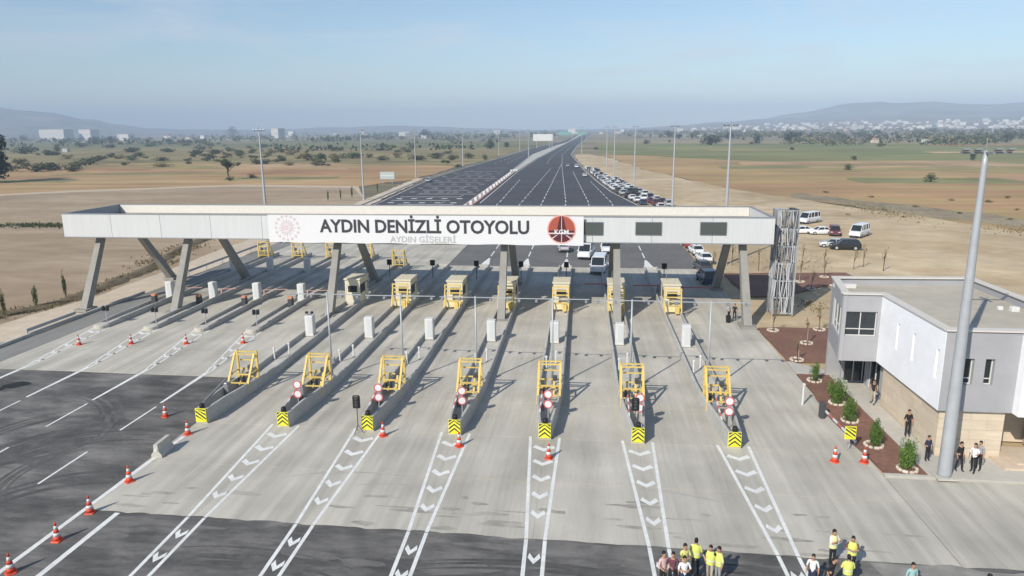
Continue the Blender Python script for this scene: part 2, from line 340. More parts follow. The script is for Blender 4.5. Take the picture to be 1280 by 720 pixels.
# paved concrete of the toll plaza, slab by slab
plaza = road('toll_plaza', [(-26.3, 25.04), (45, 25.04), (45, 32.4), (17.6, 32.4), (17.6, 85), (-19.55, 85), (-19.55, 101), (-51, 101), (-51, 42.64), (-26.3, 42.64)], -.06, CONCB)
_slab = {}
def slab(x0, x1, y0, y1):
    k = (round(x1-x0, 2), round(y1-y0, 2))
    if k not in _slab:
        bb = MB(); bb.box((0, 0, -.03), (k[0]-.008, k[1]-.065, .06)); _slab[k] = bb.mesh('slab', CONC)
    link('slab', _slab[k], plaza, ((x0+x1)/2, (y0+y1)/2, 0))
xs = [-26.3]+LX[1:]+[13.6, 17.55]
for x0, x1 in zip(xs, xs[1:]):
    for k in range(12): slab(x0, x1, 25.04+k*4.995, 25.04+(k+1)*4.995)
xs = [-50.95, -43.75, -38.2, -32.65, -26.3]
for x0, x1 in zip(xs, xs[1:]):
    for k in range(11):
        slab(x0, x1, 42.66+k*5.3, 42.66+(k+1)*5.3)
for k in range(3): slab(-26.3, -19.6, 85.04+k*5.3, 85.04+(k+1)*5.3)
for k in range(6): slab(17.6+k*4.5, 22.1+k*4.5, 25.06, 32.36)

Z1 = .006
# hatched strips that lead up to the island noses
for i, X in enumerate(LX):
    w0, w1, y1 = .95, .42, 14.0
    if i == 0: continue
    xo = X+.35
    for s in (-1, 1):
        line(plaza, (X+s*w0, 35.2), (xo*.0+X+.15+s*w1*1.05+.02*s, 25.05), .19, Z1)
        t = (35.2-25)/(35.2-y1)
        line(asph_front, (X+.15+s*w1*1.05+.02*s, 25.0), (X+.3+s*.36, y1), .19, Z1)
    y = 33.6; k = 0
    while y > 15:
        t = (35.2-y)/10.2; hw = (w0+(w1*1.07-w0)*min(t, 1)) - .14; cx = X+.15*t
        P = plaza if y > 25.6 else asph_front
        a, d, th = hw, .44, .36
        if abs(y-25) > .5:
            mark(P, [(cx-a, y+d*.5), (cx, y-d*.5), (cx+a, y+d*.5), (cx+a*.75, y+d*.5+th*.85), (cx, y-d*.5+th), (cx-a*.75, y+d*.5+th*.85)], Z1)
        y -= 1.68
# strips and lane lines of the opposite direction
for i, X in enumerate(KX):
    Q = X+1.7                                   # the strips lean towards the lane lines they run into
    for s in (-1, 1): line(plaza, (X+s*.8, 54.0), (Q+s*.16, 43.6), .16, Z1)
    for k in range(5):
        y = 52.2-k*1.9; hw = .72-.11*k; cx = X+1.7*(54-y)/10.4
        mark(plaza, [(cx-hw, y+.2), (cx, y-.2), (cx+hw, y+.2), (cx+hw*.8, y+.55), (cx, y+.15), (cx-hw*.8, y+.55)], Z1)
    mark(plaza, [(Q-.2, 43.6), (Q+.2, 43.6), (Q+.18, 42.68), (Q-.18, 42.68)], Z1)
    mark(asph_front, [(Q-.18, 42.6), (Q+.18, 42.6), (Q+.12, 37.6), (Q-.08, 37.6)], Z1)
    for k in range(6): line(asph_front, (Q+.1, 37.0-k*6.4), (Q+.1, 33.4-k*6.4), .15, Z1)
line(asph_front, (-25.95, 33.0), (-26.6, 12), .28, .013)
line(asph_front, (-24.2, 24.96), (-24.6, 10), .30, Z1)
line(asph_front, (14.7, 24.2), (16.5, 19.5), .24, Z1)
# skid marks and stains on the asphalt
def arc_strip(c, r, a0, a1, w, m, z, parent=None, sq=1.0, n=28):
    b = MB(); vs = []; fs = []
    for k in range(n+1):
        t = a0+(a1-a0)*k/n; ww = w*math.sin(math.pi*(.08+.84*k/n))
        for q in (r-ww/2, r+ww/2): vs.append((c[0]+q*math.cos(t), c[1]+q*sq*math.sin(t), z))
    for k in range(n): fs.append((2*k, 2*k+1, 2*k+3, 2*k+2))
    b.add(vs, fs); return b.build('tyre_mark', m, parent)
rr = random.Random(5); zz = .0018
for c, r, a0, a1, w in [((-31, 27.5), 5.2, 1.9, 4.6, .28), ((-31, 27.2), 5.8, 2.0, 4.5, .22), ((-30, 26.5), 7.5, 1.7, 4.0, .3), ((-29.5, 28), 3.5, 1.8, 4.6, .22),
                        ((-33, 30), 6.4, 2.1, 4.3, .26), ((-28, 24), 9.0, 1.5, 3.4, .3), ((-27, 22), 6.0, 1.4, 3.6, .25), ((-36, 34), 5.0, 3.4, 6.0, .3), ((-40, 30), 9, .2, 1.5, .25),
                        ((-16, 4), 18.5, 1.25, 1.75, .3), ((-2, -8), 31, 1.35, 1.75, .3), ((6, -2), 25.5, 1.3, 1.6, .25)]:
    for q in range(7):
        zz += .00003; o_ = rr.uniform(-.7, .7); da = (a1-a0)*rr.uniform(0, .35)
        arc_strip((c[0]+rr.uniform(-.2, .2), c[1]+rr.uniform(-.2, .2)), r+o_, a0+da*rr.random(), a1-da*rr.random(), w*rr.uniform(.5, 1.1), TYRE, zz, asph_front)
b = MB(); b.sheet([(-47.2+1.9*math.cos(t)*(1+.25*math.sin(3*t)), 38.3+1.1*math.sin(t)*(1+.3*math.cos(2*t))) for t in (2*math.pi*i/30 for i in range(30))], .0045)
b.build('oil_stain', OIL, asph_front)
b = MB(); b.sheet([(-44.9+.9*math.cos(t)*(1+.3*math.sin(2*t)), 39.6+.7*math.sin(t)) for t in (2*math.pi*i/24 for i in range(24))], .0049)
b.build('oil_stain', OIL, asph_front)
er_ = random.Random(77)                       # ragged edge where asphalt laps onto the concrete
for k in range(26):
    x = -25+k*1.75+er_.uniform(-.5, .5); w_ = er_.uniform(.6, 1.8); h_ = er_.uniform(.03, .13)
    mark(asph_front, [(x-w_, 24.99), (x+w_, 24.99), (x+w_*.6, 25.04+h_*.6), (x+w_*.1, 25.04+h_), (x-w_*.5, 25.04+h_*.5)], .0012+.00004*k, ASPH, 'asphalt_edge')
for k in range(30):
    x = er_.uniform(-24, 18); w_ = er_.uniform(.8, 2.6); y = er_.uniform(22.4, 24.9); h_ = er_.uniform(.1, .35)
    mark(asph_front, [(x+w_*math.cos(t)*er_.uniform(.7, 1.1), y+h_*math.sin(t)*er_.uniform(.6, 1.2)) for t in (2*math.pi*j/14 for j in range(14))], .0022+.00004*k, mat('dusty_asphalt', (.155, .148, .138), .9, var=.3, scale=1.4), 'dust_patch')
RUBST = mat('rubber_stain', (.355, .335, .29), .88, var=.3, scale=1.2, big=.2, bigscale=.5)
for k in range(46):
    x = er_.uniform(-25, 17); y = 25.2+abs(er_.gauss(0, 1.5)); w_ = er_.uniform(.3, 1.6); h_ = er_.uniform(.06, .22); sk = er_.uniform(-.4, .4)
    mark(plaza, [(x+w_*math.cos(t)*er_.uniform(.6, 1.1)+sk*math.sin(t)*h_*3, y+h_*math.sin(t)*er_.uniform(.5, 1.2)) for t in (2*math.pi*j/13 for j in range(13))], .0012+.00003*k, RUBST, 'rubber_stain')
mark(asph_front, rough([(13.5, 24.97), (45, 24.97), (45, 10), (18, 10), (15, 20), (14, 23)], 1.2, .35, 61), .0036, mat('dusty_grey', (.235, .225, .205), .9, var=.28, scale=.8, big=.2, bigscale=.2), 'dust_patch')
zz = .0015
SKID = mat('skid_on_concrete', (.40, .38, .34), .85, var=.2, scale=2)
for c, r, a0, a1, w in [((-12, 16), 14, 1.45, 1.95, .14), ((-10, 18), 11, 1.3, 1.8, .12), ((2, 12), 18, 1.2, 1.5, .12)]:
    arc_strip(c, r, a0, a1, w, SKID, .0026+zz, plaza); zz += .0003

# motorway markings
def interp(tab, Y):
    for (x, y), (x2, y2) in zip(tab, tab[1:]):
        if y <= Y <= y2: return x+(x2-x)*(Y-y)/(y2-y)
    return tab[-1][0] if Y > tab[-1][1] else tab[0][0]
for k, (xa, xb, yb) in enumerate([(-22.3, -24.1, 232), (-16.3, -15.6, 300), (-10.6, -11.5, 340), (-4.2, -11.5, 345), (1.9, -4.2, 282), (8.0, 3.5, 225)]):
    y = 104.0
    while y < yb:
        t = max(0, (y-163)/(yb-163)); t2 = max(0, (y+5-163)/(yb-163))
        line(road_right, (xa+(xb-xa)*t, y), (xa+(xb-xa)*t2, y+5), .22, Z1); y += 8.5
for k, X in enumerate([-14.1, -8.1, -2.1, 3.8, 9.8]):      # splitter points behind the islands
    mark(road_right, [(X-.75, 85.1), (X+.75, 85.1), (X+.12, 90.5), (X-.12, 90.5)], Z1)
    for q in range(2): line(road_right, (X, 92+q*6), (X, 96+q*6), .2, Z1)
for tab, s, rd in ((RCL[1:], .6, road_right), (RCR, -.6, road_right), (LCL, .6, road_left), (LCR, -.6, road_left)):
    for p, q in zip(tab[:-1], tab[1:]): line(rd, (p[0]+s, p[1]+.2), (q[0]+s, q[1]-.2), .25 if p[1] < 400 else .4, Z1)
y = 350
while y < 1100:
    for fr in (.36, .66):
        for LT, RTT, rd in ((RCL, RCR, road_right), (LCL, LCR, road_left)):
            xl, xr = interp(LT, y), interp(RTT, y); xl2, xr2 = interp(LT, y+8), interp(RTT, y+8)
            line(rd, (xl+(xr-xl)*fr, y), (xl2+(xr2-xl2)*fr, y+8), .3, Z1)
    y += 20
for Y in [158, 167, 176, 184, 196, 210, 226, 244, 262, 284, 310]:
    x0, x1 = interp(LCL, Y)+2.5, interp(LCR, Y)-1.2
    b0 = rr.uniform(0, .25); b1 = rr.uniform(.75, 1)
    line(road_left, (x0+(x1-x0)*b0, Y), (x0+(x1-x0)*b1, Y), .6, Z1)
for Y in [161.5, 171.5, 190, 203, 218, 235, 252, 272]:
    x0, x1 = interp(LCL, Y)+2.5, interp(LCR, Y)-1.5; n = 5
    for k in range(n): line(road_left, (x0+(x1-x0)*(k+.15)/n, Y), (x0+(x1-x0)*(k+.52)/n, Y+.1), 1.3 if Y < 180 else .8, Z1)
for k in range(26):
    Y = 150+k*5.5; f = ((k*37) % 100)/100; x0, x1 = interp(LCL, Y)+2, interp(LCR, Y)-2
    line(road_left, (x0+(x1-x0)*f, Y), (x0+(x1-x0)*f+.4, Y+3.2), .2, .009)
# kerbs along the median, red and white blocks between them
KERBP = mat('pink_kerb', (.55, .27, .22), .8, var=.15, scale=.7)
for s, T in ((-1, [(-30.1, 101.3), (-30.1, 161), (-32.2, 278)]), (1, [(-28.4, 101.3), (-28.4, 161), (-30.7, 278)])):
    bb = MB()
    for p, q in zip(T, T[1:]): bb.beam((p[0], p[1], .24), (q[0], q[1], .24), .35, .24)
    bb.build('kerb', KERBP, med)
bb = MB(); bb.rbox((0, 0, .42), (.9, 1.6, .84), .15); _bar = bb.mesh('water_barrier', WHITEP)
for k in range(15):
    y = 150+k*8.2; x = -29.25 if y < 161 else -29.25-(y-161)*.0183
    o = link('water_barrier', _bar, None, (x, y, .14)); tag(o, f'white plastic barrier block on the motorway median, {ORD[k]} from the canopy', 'barrier', 'white blocks on the motorway median')
for k in range(3):
    o = link('water_barrier', _bar, None, (-32.6+k*1.0, 281+k*1.6, .14), .4*k); tag(o, 'white barrier block in the cluster at the widening of the median', 'barrier', 'barrier cluster on the median')
# earth shoulder, gutters and dark ditch on the left
bb = MB()
P = [(-70, 40), (-64, 56), (-61.3, 63), (-62, 70), (-63, 78), (-66, 87), (-69, 96), (-71, 110), (-73, 130)]
vs = []; fs = []; rr2 = random.Random(8)
PP = []
for p, q in zip(P, P[1:]):
    for k in range(6): PP.append(tuple(Vector(p).lerp(Vector(q), k/6)))
for i, p in enumerate(PP):
    w = .9+rr2.uniform(-.3, .3); h = .22+rr2.uniform(-.1, .15)
    for dx, z in ((-1.8, -.14), (-.9, h*.6), (-.2, h), (.5, h*.4), (1.3, -.14)): vs.append((p[0]+dx*w+rr2.uniform(-.12, .12), p[1]+rr2.uniform(-.2, .2), z))
for i in range(len(PP)-1):
    for j in range(4): a = i*5+j; fs.append((a, a+1, a+6, a+5))
bb.add(vs, fs); struct(bb.build('earth_bank', SOIL))
# pavements, kerb and planting beds round the office
def kerbed(name, poly, z, m, m2=None): return road(name, poly, z, m, z+.1)
kerbed('pavement', [(17.6, 32.45), (20.15, 32.45), (20.15, 35.2), (20.15, 48.2), (18.0, 49.9), (17.6, 49.9), (17.6, 47.3), (20.05, 47.3), (20.05, 32.7), (17.6, 32.7)], .10, PALEC)
kerbed('pavement', [(20.15, 32.45), (45, 32.45), (45, 34.95), (21.5, 34.95), (21.5, 42.2), (23.5, 42.2), (23.5, 47.6), (20.15, 48.2)], .10, PALEC)
def bed(poly, seed): 
    b = MB(); q = rough(poly, 1.5, .12, seed); b.prism(q if area(q) > 0 else q[::-1], -.05, .07); return struct(b.build('planting_bed', MULCH))
bed([(17.6, 47.3), (20.05, 47.3), (20.05, 32.7), (17.75, 32.7), (17.3, 36)], 1)
bed([(17.75, 59), (25.5, 59.6), (22.6, 50.4), (17.75, 50.0)], 2)
bed([(19.8, 70.8), (24, 71.5), (30.4, 76.5), (36, 80), (36, 84), (19.4, 82.5)], 3)
# ------------------------------------------------------------------ toll islands
def prof(y, tab):
    for (a, p), (c, q) in zip(tab, tab[1:]):
        if a <= y <= c: t = (y-a)/(c-a); return p+(q-p)*t
    return tab[-1][1]
def island_mesh(length, HW, HT, floor, ys):
    walls = []
    for s in (-1, 1):
        b = MB(); rs = []
        for y in ys:
            hw, h = prof(y, HW), prof(y, HT); t = .2
            ro, ri = (s*hw, s*(hw-t))
            rs.append([(ro, y, 0), (ro*.97, y, h-.04), (s*(hw*.97-.04), y, h), (ri, y, h), (ri, y, floor-.02)][::s])
        b.rings(rs); walls.append(b.mesh('side_wall', ISL))
    b = MB(); rs = []
    for y in ys: hw = prof(y, HW)-.19; rs.append([(-hw, y, .01), (hw, y, .01), (hw, y, floor), (-hw, y, floor)])
    b.rings(rs); fl = b.mesh('island_floor', ISLF)
    return walls, fl
HWt = [(0, .40), (.6, .50), (3.5, .80), (6.5, .98), (60, .98)]
HTt = [(0, 1.05), (2.0, 1.08), (4.5, .95), (7.0, .74), (9, .62), (60, .60)]
walls, fl = island_mesh(48.6, HWt, HTt, .2, [0, .6, 2, 3.5, 4.5, 6.5, 7, 9, 14, 20, 27, 34, 42, 48.6])
bb = MB(); bb.box((0, .10, .52), (.84, .24, 1.04)); nose_m = bb.mesh('nose_block', PALEC)
def chevron_panel(diag):
    b = MB(); b.box((0, 0, 0), (.78, .05, .98)); pan = b.mesh('marker_board', YELB)
    b = MB(); y = -.032
    if diag:
        for k in range(5):
            z0 = -.62+k*.30; pts = []
            for x in (-.36, .36):
                zz = z0+(.36-x)*.75
                pts.append((x, zz))
            (x0, za), (x1, zb) = pts; th = .14
            def cl(z): return max(-.47, min(.47, z))
            b.add([(x0, y, cl(za)), (x1, y, cl(zb)), (x1, y, cl(zb+th)), (x0, y, cl(za+th))], [(0, 1, 2, 3)])
    else:
        for k in range(3):
            z0 = -.30+k*.29; th = .13
            for s in (-1, 1):
                vs = [(s*.37, y, max(-.47, z0-.20)), (0, y, z0+.12), (0, y, min(.47, z0+.12+th)), (s*.37, y, max(-.47, z0-.2+th))]
                b.add(vs, [(0, 1, 2, 3) if s > 0 else (3, 2, 1, 0)])
        for s in (-1, 1): b.add([(s*.37, y, .47), (s*.1, y, .47), (s*.37, y, .30)], [(0, 1, 2)])
    return pan, b.mesh('stripes', INK)
pan_v, str_v = chevron_panel(False); pan_d, str_d = chevron_panel(True)
bb = MB(); bb.lathe([(.05, 0), (.17, .02), (.17, .26), (.13, .34), (.03, .36)], 12); lamp_m = bb.mesh('warning_lamp', BLACK, True)
def where(i): return f'{ORD[6-i]} from the office' if i < 6 else 'nearest to the office'
for i, X in enumerate(LX):
    t = thing('toll_island', f'long concrete toll island carrying a booth, {where(i)}', 'toll island', (X, 34.9, 0), 0, 'booth islands of the toll plaza')
    for me in walls: link('side_wall', me, t)
    link('island_floor', fl, t); link('nose_block', nose_m, t)
    p = link('marker_board', pan_d if i == 0 else pan_v, t, (0, -.06, .62)); link('stripes', str_d if i == 0 else str_v, p)
    link('warning_lamp', lamp_m, t, (.02, .12, 1.06))
    bb = MB(); bb.rbox((0, 48.75, .25), (1.9, .3, .5), .1); bb.build('end_cap', ISL, t)
HW2 = [(0, .55), (.8, .72), (2, .78), (60, .78)]; HT2 = [(0, .36), (3, .52), (30, .55), (60, .55)]
walls2, fl2 = island_mesh(37, HW2, HT2, .2, [0, .8, 2, 3, 10, 18, 26, 36.8])
bb = MB(); bb.lathe([(.72, 0), (.72, .30), (.62, .36), (.0, .37)], 16); round_m = bb.mesh('nose_block', PALEC)
for i, X in enumerate(KX):
    w_ = ['nearest to the dirt field', 'second from the dirt field', 'third from the dirt field', 'next to the booth islands'][i]
    t = thing('toll_island', f'low narrow toll island without booth under the left canopy, {w_}', 'toll island', (X, 53.6, 0), 0, 'narrow islands of the left lanes')
    for me in walls2: link('side_wall', me, t)
    link('island_floor', fl2, t); link('nose_block', round_m, t, (0, .25, 0))

# ------------------------------------------------------------------ island furniture
def yellow_frame():
    P = []
    def part(n, f, m=YEL):
        b = MB(); f(b); P.append((n, b.mesh(n, m)))
    for s in (-1, 1):
        part('post', lambda b: b.beam((s*.78, 1.9, .3), (s*.78, 1.9, 2.95), .15, .15))
        part('raker', lambda b: b.beam((s*.78, -.2, .35), (s*.78, 1.55, 2.85), .15, .13))
        part('side_bar', lambda b: (b.beam((s*.78, .75, 1.45), (s*.78, 1.84, 1.45), .08, .08), b.beam((s*.78, .25, .8), (s*.78, 1.84, .8), .08, .08)))
    for z in (2.88, 2.2, 1.5, .85): part('cross_bar', lambda b: b.beam((-.72, 1.9, z), (.72, 1.9, z), .09, .09))
    part('cross_bar', lambda b: b.beam((-.72, 1.5, 2.78), (.72, 1.5, 2.78), .1, .1))
    part('cross_bar', lambda b: b.beam((-.72, .72, 1.42), (.72, .72, 1.42), .09, .09))
    part('cross_bar', lambda b: b.beam((-.72, .3, .88), (.72, .3, .88), .09, .09))
    part('bracket', lambda b: (b.beam((-.3, .9, .5), (-.3, 1.8, 1.45), .14, .1), b.beam((.3, .9, .5), (.3, 1.8, 1.45), .14, .1)))
    part('sensor_box', lambda b: b.rbox((.38, 1.5, 1.75), (.32, .3, .34), .03), DARKM)
    part('sensor_box', lambda b: b.rbox((-.3, 1.35, .75), (.4, .5, .5), .03), DARKM)
    return P
YF = yellow_frame()
def put(name, parts, label, cat, loc, rz=0, group=None):
    t = thing(name, label, cat, loc, rz, group)
    for n, me in parts: link(n, me, t)
    return t
for i, X in enumerate(LX):
    put('bumper_frame', YF, f'yellow A-shaped bumper frame near the nose of the island {where(i)}', 'bumper frame', (X, 39.4, 0), rnd.uniform(-.02, .02), 'yellow frames near the island noses')
for i, X in enumerate(KX):
    w_ = ['nearest to the dirt field', 'second from the dirt field', 'third from the dirt field', 'next to the booth islands'][i]
    put('bumper_frame', YF, f'yellow bumper frame far behind the canopy on the narrow island {w_}', 'bumper frame', (X, 88.5, -.1), math.pi, 'yellow frames at the far ends of the narrow islands')
put('bumper_frame', YF, 'yellow bumper frame behind the canopy at the far end of the leftmost booth island', 'bumper frame', (LX[0], 82.8, 0), math.pi, 'yellow frames at the far ends of the narrow islands')

# round signs on a post
def ring_disc(z, P):
    b = MB(); b.disc((0, 0, z), .31, 0, 22, .025); P.append(('sign_plate', b.mesh('sign_plate', SIGNW)))
    b = MB(); n = 24; y = -.006
    vs = [(r*math.cos(2*math.pi*k/n), y, z+r*math.sin(2*math.pi*k/n)) for r in (.31, .232) for k in range(n)]
    b.add(vs, [(k, (k+1) % n, n+(k+1) % n, n+k) for k in range(n)]); P.append(('red_ring', b.mesh('red_ring', mat('ring_red', (.52, .10, .10), .5))))
RS = []
b = MB(); b.tube((0, .06, .2), (0, .06, 2.45), .04); RS.append(('post', b.mesh('post', GALV)))
ring_disc(2.12, RS); ring_disc(1.42, RS)
for i, X in enumerate(LX[1:], 1):
    put('round_sign', RS, f'pair of red ringed round signs on the nose of the island {where(i)}', 'road sign', (X+(.28 if i == 5 else .1), 37.0, 0), rnd.uniform(-.12, .12), 'round signs on the island noses')
# folded red and white lane boom beside the signs
for i, X in enumerate(LX):
    t = thing('lane_boom', f'{"grey" if i == 0 else "red and white"} boom folded along the nose of the island {where(i)}', 'barrier', (X, 37.3, 0), 0, 'folded booms on the island noses')
    b = MB(); b.rbox((-.42, 1.7, .75), (.34, .4, 1.1), .04); b.build('housing', GREYM, t)
    a, c = Vector((-.42, -.9 if i else -1.9, .98)), Vector((-.42, 1.55, 1.55)); n = 6
    for k in range(n):
        b = MB(); b.beam(a.lerp(c, k/n), a.lerp(c, (k+.985)/n), .09, .16); b.build('boom_segment', (REDP if k % 2 else WHITEP) if i else GREYM, t)
# camera masts with cross arm
CM = []
b = MB(); b.tube((0, 0, .2), (0, 0, 7.1), .085, .06, 10); CM.append(('pole', b.mesh('pole', GALV, True)))
b = MB(); b.beam((-2.75, 0, 7.0), (2.75, 0, 7.0), .06, .06); CM.append(('arm', b.mesh('arm', GALV)))
for x in (-2.5, -1.2, 1.2, 2.5):
    b = MB(); b.rbox((x, -.08, 6.86), (.18, .42, .16), .02); CM.append(('camera', b.mesh('camera', GREYM)))
b = MB(); b.rbox((.16, 0, 1.6), (.25, .2, .5), .02); CM.append(('junction_box', b.mesh('junction_box', GREYM)))
b = MB(); b.box((0, 0, .3), (.36, .36, .06)); CM.append(('base_plate', b.mesh('base_plate', GALV)))
for i, X in enumerate(LX[1:], 1):
    put('camera_mast', CM, f'thin grey T shaped camera mast on the island {where(i)}', 'mast', (X+(.1 if i < 6 else -.1), 43.0, 0), 0, 'camera masts on the booth islands')
# white cabinets
CB = []
b = MB(); b.rbox((0, 0, 1.25), (.78, .74, 1.95), .03); CB.append(('cabinet_body', b.mesh('cabinet_body', WHITEP)))
b = MB(); b.box((.1, -.378, 1.3), (.48, .012, 1.6)); CB.append(('door', b.mesh('door', WHITE)))
b = MB(); b.box((0, 0, .27), (.9, .86, .06)); CB.append(('plinth', b.mesh('plinth', ISLF)))
for i, X in enumerate(LX):
    put('equipment_cabinet', CB, f'tall white equipment cabinet halfway along the island {where(i)}', 'cabinet', (X-.15, 52.6, 0), 0, 'white cabinets on the booth islands')
for i, X in enumerate(KX):
    w_ = ['nearest to the dirt field', 'second from the dirt field', 'third from the dirt field', 'next to the booth islands'][i]
    put('equipment_cabinet', CB, f'tall white equipment cabinet in the sun on the narrow island {w_}', 'cabinet', (X+.1, 64.6, -.06), 0, 'white cabinets on the narrow islands')
    if i < 3: put('equipment_cabinet', CB, f'equipment cabinet in the canopy shadow on the narrow island {w_}', 'cabinet', (X-.1, 78.6, -.06), 0, 'white cabinets on the narrow islands')
# twin black lamp heads on the first cabinet and the narrow noses
TL = []
b = MB(); b.tube((0, 0, .2), (0, 0, 2.0), .05); TL.append(('post', b.mesh('post', GALV)))
for s in (-1, 1): b = MB(); b.rbox((s*.2, -.05, 1.78), (.26, .3, .5), .05); TL.append(('lamp_head', b.mesh('lamp_head', BLACK)))
b = MB(); b.beam((-.2, .06, 1.9), (.2, .06, 1.9), .05, .05); TL.append(('cross_bar', b.mesh('cross_bar', DARKM)))
for i, X in enumerate(KX):
    w_ = ['nearest to the dirt field', 'second from the dirt field', 'third from the dirt field', 'next to the booth islands'][i]
    put('lane_signal', TL, f'twin black signal heads at the nose of the narrow island {w_}', 'traffic light', (X, 54.6, 0), rnd.uniform(-.2, .2), 'twin signals on the narrow noses')
    t = thing('ticket_machine', f'low dark and orange ticket machine on the narrow island {w_}', 'ticket machine', (X+.1, 61.8, .18), 0, 'ticket machines on the narrow islands')
    b = MB(); b.rbox((0, 0, .5), (.5, .6, 1.0), .05); b.build('housing', DARKM, t)
    b = MB(); b.box((0, 0, 1.1), (.46, .5, .2)); b.build('cap', mat('orange_paint', (.58, .25, .12), .6), t)
    bb = MB(); bb.beam((-.1, 3.6, .62), (2.7, 3.9, .68), .06, .07); bb.beam((-.1, 3.6, 0), (-.1, 3.6, .6), .14, .14)
    o = bb.build('exit_boom', mat('pink_boom', (.52, .30, .27), .6), None, (X, 63.4, .19)); tag(o, f'faded red boom beside the narrow island {w_}', 'barrier', 'faded red booms of the left lanes')
t = thing('flood_lamp', 'pair of small black lamps on top of the leftmost booth island cabinet', 'lamp', (LX[0]-.15, 52.6, 2.225), 0)
for s in (-1, 1):
    b = MB(); b.tube((s*.12, 0, 0), (s*.22, 0, .22), .03); b.rbox((s*.26, -.04, .3), (.26, .24, .2), .04); b.build('lamp_head', BLACK, t)
# small white posts on the islands
SP = []
b = MB(); b.tube((0, 0, .2), (0, 0, 1.15), .07, .07, 10); SP.append(('post', b.mesh('post', WHITEP)))
b = MB(); b.lathe([(.1, 1.15), (.11, 1.28), (.02, 1.36)], 10); SP.append(('cap', b.mesh('cap', WHITEP)))
for i, X in enumerate(LX):
    for k, (dx, y) in enumerate(((-.55, 46.2), (.2, 47.4))):
        put('sensor_post', SP, f'short white sensor post {"on the left edge" if k == 0 else "in the middle"} of the island {where(i)}', 'bollard', (X+dx, y, 0), 0, 'short white posts on the booth islands')
# booths with yellow guard
def booth_parts():
    P = []; W, D, H, z0 = 1.72, 3.1, 2.62, .46
    b = MB(); b.box((0, 0, .34), (1.9, 3.4, .24)); P.append(('plinth', b.mesh('plinth', ISLF)))
    b = MB()
    b.box((0, 0, z0+.5), (W, D, 1.0)); b.box((0, 0, z0+H-.3), (W, D, .6))
    for x in (-1, 1):
        for y in (-1, 1): b.box((x*(W/2-.06), y*(D/2-.06), z0+1.51), (.12, .12, 1.02))
    P.append(('booth_wall', b.mesh('booth_wall', BOOTHW)))
    for s in (-1, 1):
        b = MB(); b.box((0, s*(D/2-.05), z0+1.51), (W-.24, .03, 1.02)); P.append(('end_wall', b.mesh('end_wall', BOOTHW))); b = MB(); b.box((0, s*(D/2-.01), z0+1.55), (1.05, .06, .72)); P.append(('window', b.mesh('window', GLASS)))
        b = MB(); b.box((s*(W/2-.05), 0, z0+1.51), (.03, D-.24, 1.02)); P.append(('window', b.mesh('window', GLASS)))
        b = MB(); b.box((s*(W/2+.012), .7, z0+.98), (.02, .8, 1.9)); P.append(('door', b.mesh('door', BOOTHW)))
    b = MB(); b.rbox((0, 0, z0+H+.05), (W+.2, D+.24, .14), .03); P.append(('roof', b.mesh('roof', BOOTHW)))
    b = MB(); b.tube((-.4, 1.0, z0+H), (-.4, 1.0, z0+H+.9), .03); P.append(('antenna', b.mesh('antenna', GREYM)))
    return P
BP = booth_parts()
GP = []
for s in (-1, 1):
    b = MB(); b.beam((s*.84, 0, .4), (s*.84, 0, 3.0), .13, .13); GP.append(('post', b.mesh('post', YEL)))
    b = MB(); b.beam((s*.84, -.9, .4), (s*.84, -.05, 2.4), .1, .1); GP.append(('raker', b.mesh('raker', YEL)))
for z in (2.92, 2.5, 2.05, 1.6, 1.15): b = MB(); b.beam((-.78, 0, z), (.78, 0, z), .1, .12); GP.append(('cross_bar', b.mesh('cross_bar', YEL)))
b = MB(); b.box((0, .02, .78), (1.5, .05, .62)); GP.append(('guard_plate', b.mesh('guard_plate', mat('cream_plate', (.70, .62, .36), .6))))
b = MB(); b.rbox((.45, -.35, .75), (.45, .4, .7), .05); GP.append(('card_reader', b.mesh('card_reader', YEL)))
for i, X in enumerate(LX):
    put('toll_booth', BP, f'cream toll booth on the island {where(i)}' if i else 'cream toll booth without yellow guard on the leftmost booth island', 'toll booth', (X+.1, 64.6, 0), 0, 'toll booths under the canopy')
    if i: put('crash_guard', GP, f'yellow ladder-like guard before the booth on the island {where(i)}', 'crash guard', (X+.05, 62.3, 0), 0, 'yellow guard frames before the booths')
# black signals behind the booths
SG = []
b = MB(); b.tube((0, 0, .2), (0, 0, 2.0), .05); SG.append(('post', b.mesh('post', DARKM)))
b = MB(); b.rbox((0, 0, 2.3), (.62, .3, .72), .05); SG.append(('signal_head', b.mesh('signal_head', BLACK)))
b = MB(); b.rbox((0, -.17, 2.66), (.5, .2, .04), .01); SG.append(('hood', b.mesh('hood', BLACK)))
for i, X in enumerate(LX):
    put('exit_signal', SG, f'black lane signal on a post behind the booth of the island {where(i)}', 'traffic light', (X+(.3 if i < 5 else .9), 76.2, 0), 0, 'black signals behind the booths')
for k, (x0, x1, Y, w_) in enumerate([(.6, 3.6, 71.6, 'third'), (6.4, 9.4, 71.3, 'second'), (12.2, 15.6, 71.4, 'nearest')]):
    t = thing('exit_boom', f'red exit boom lowered across the lane behind the canopy columns, {w_} to the office', 'barrier', (x1 if k < 2 else x0, Y, .19 if k < 2 else .0), 0, 'red exit booms')
    d = (x0-x1) if k < 2 else (x1-x0)
    b = MB(); b.rbox((0, 0, .5), (.35, .4, 1.0), .04); b.build('housing', GREYM, t)
    b = MB(); b.beam((0, -.25, .86), (d, -.25, .86), .08, .13); b.build('boom', REDP, t)
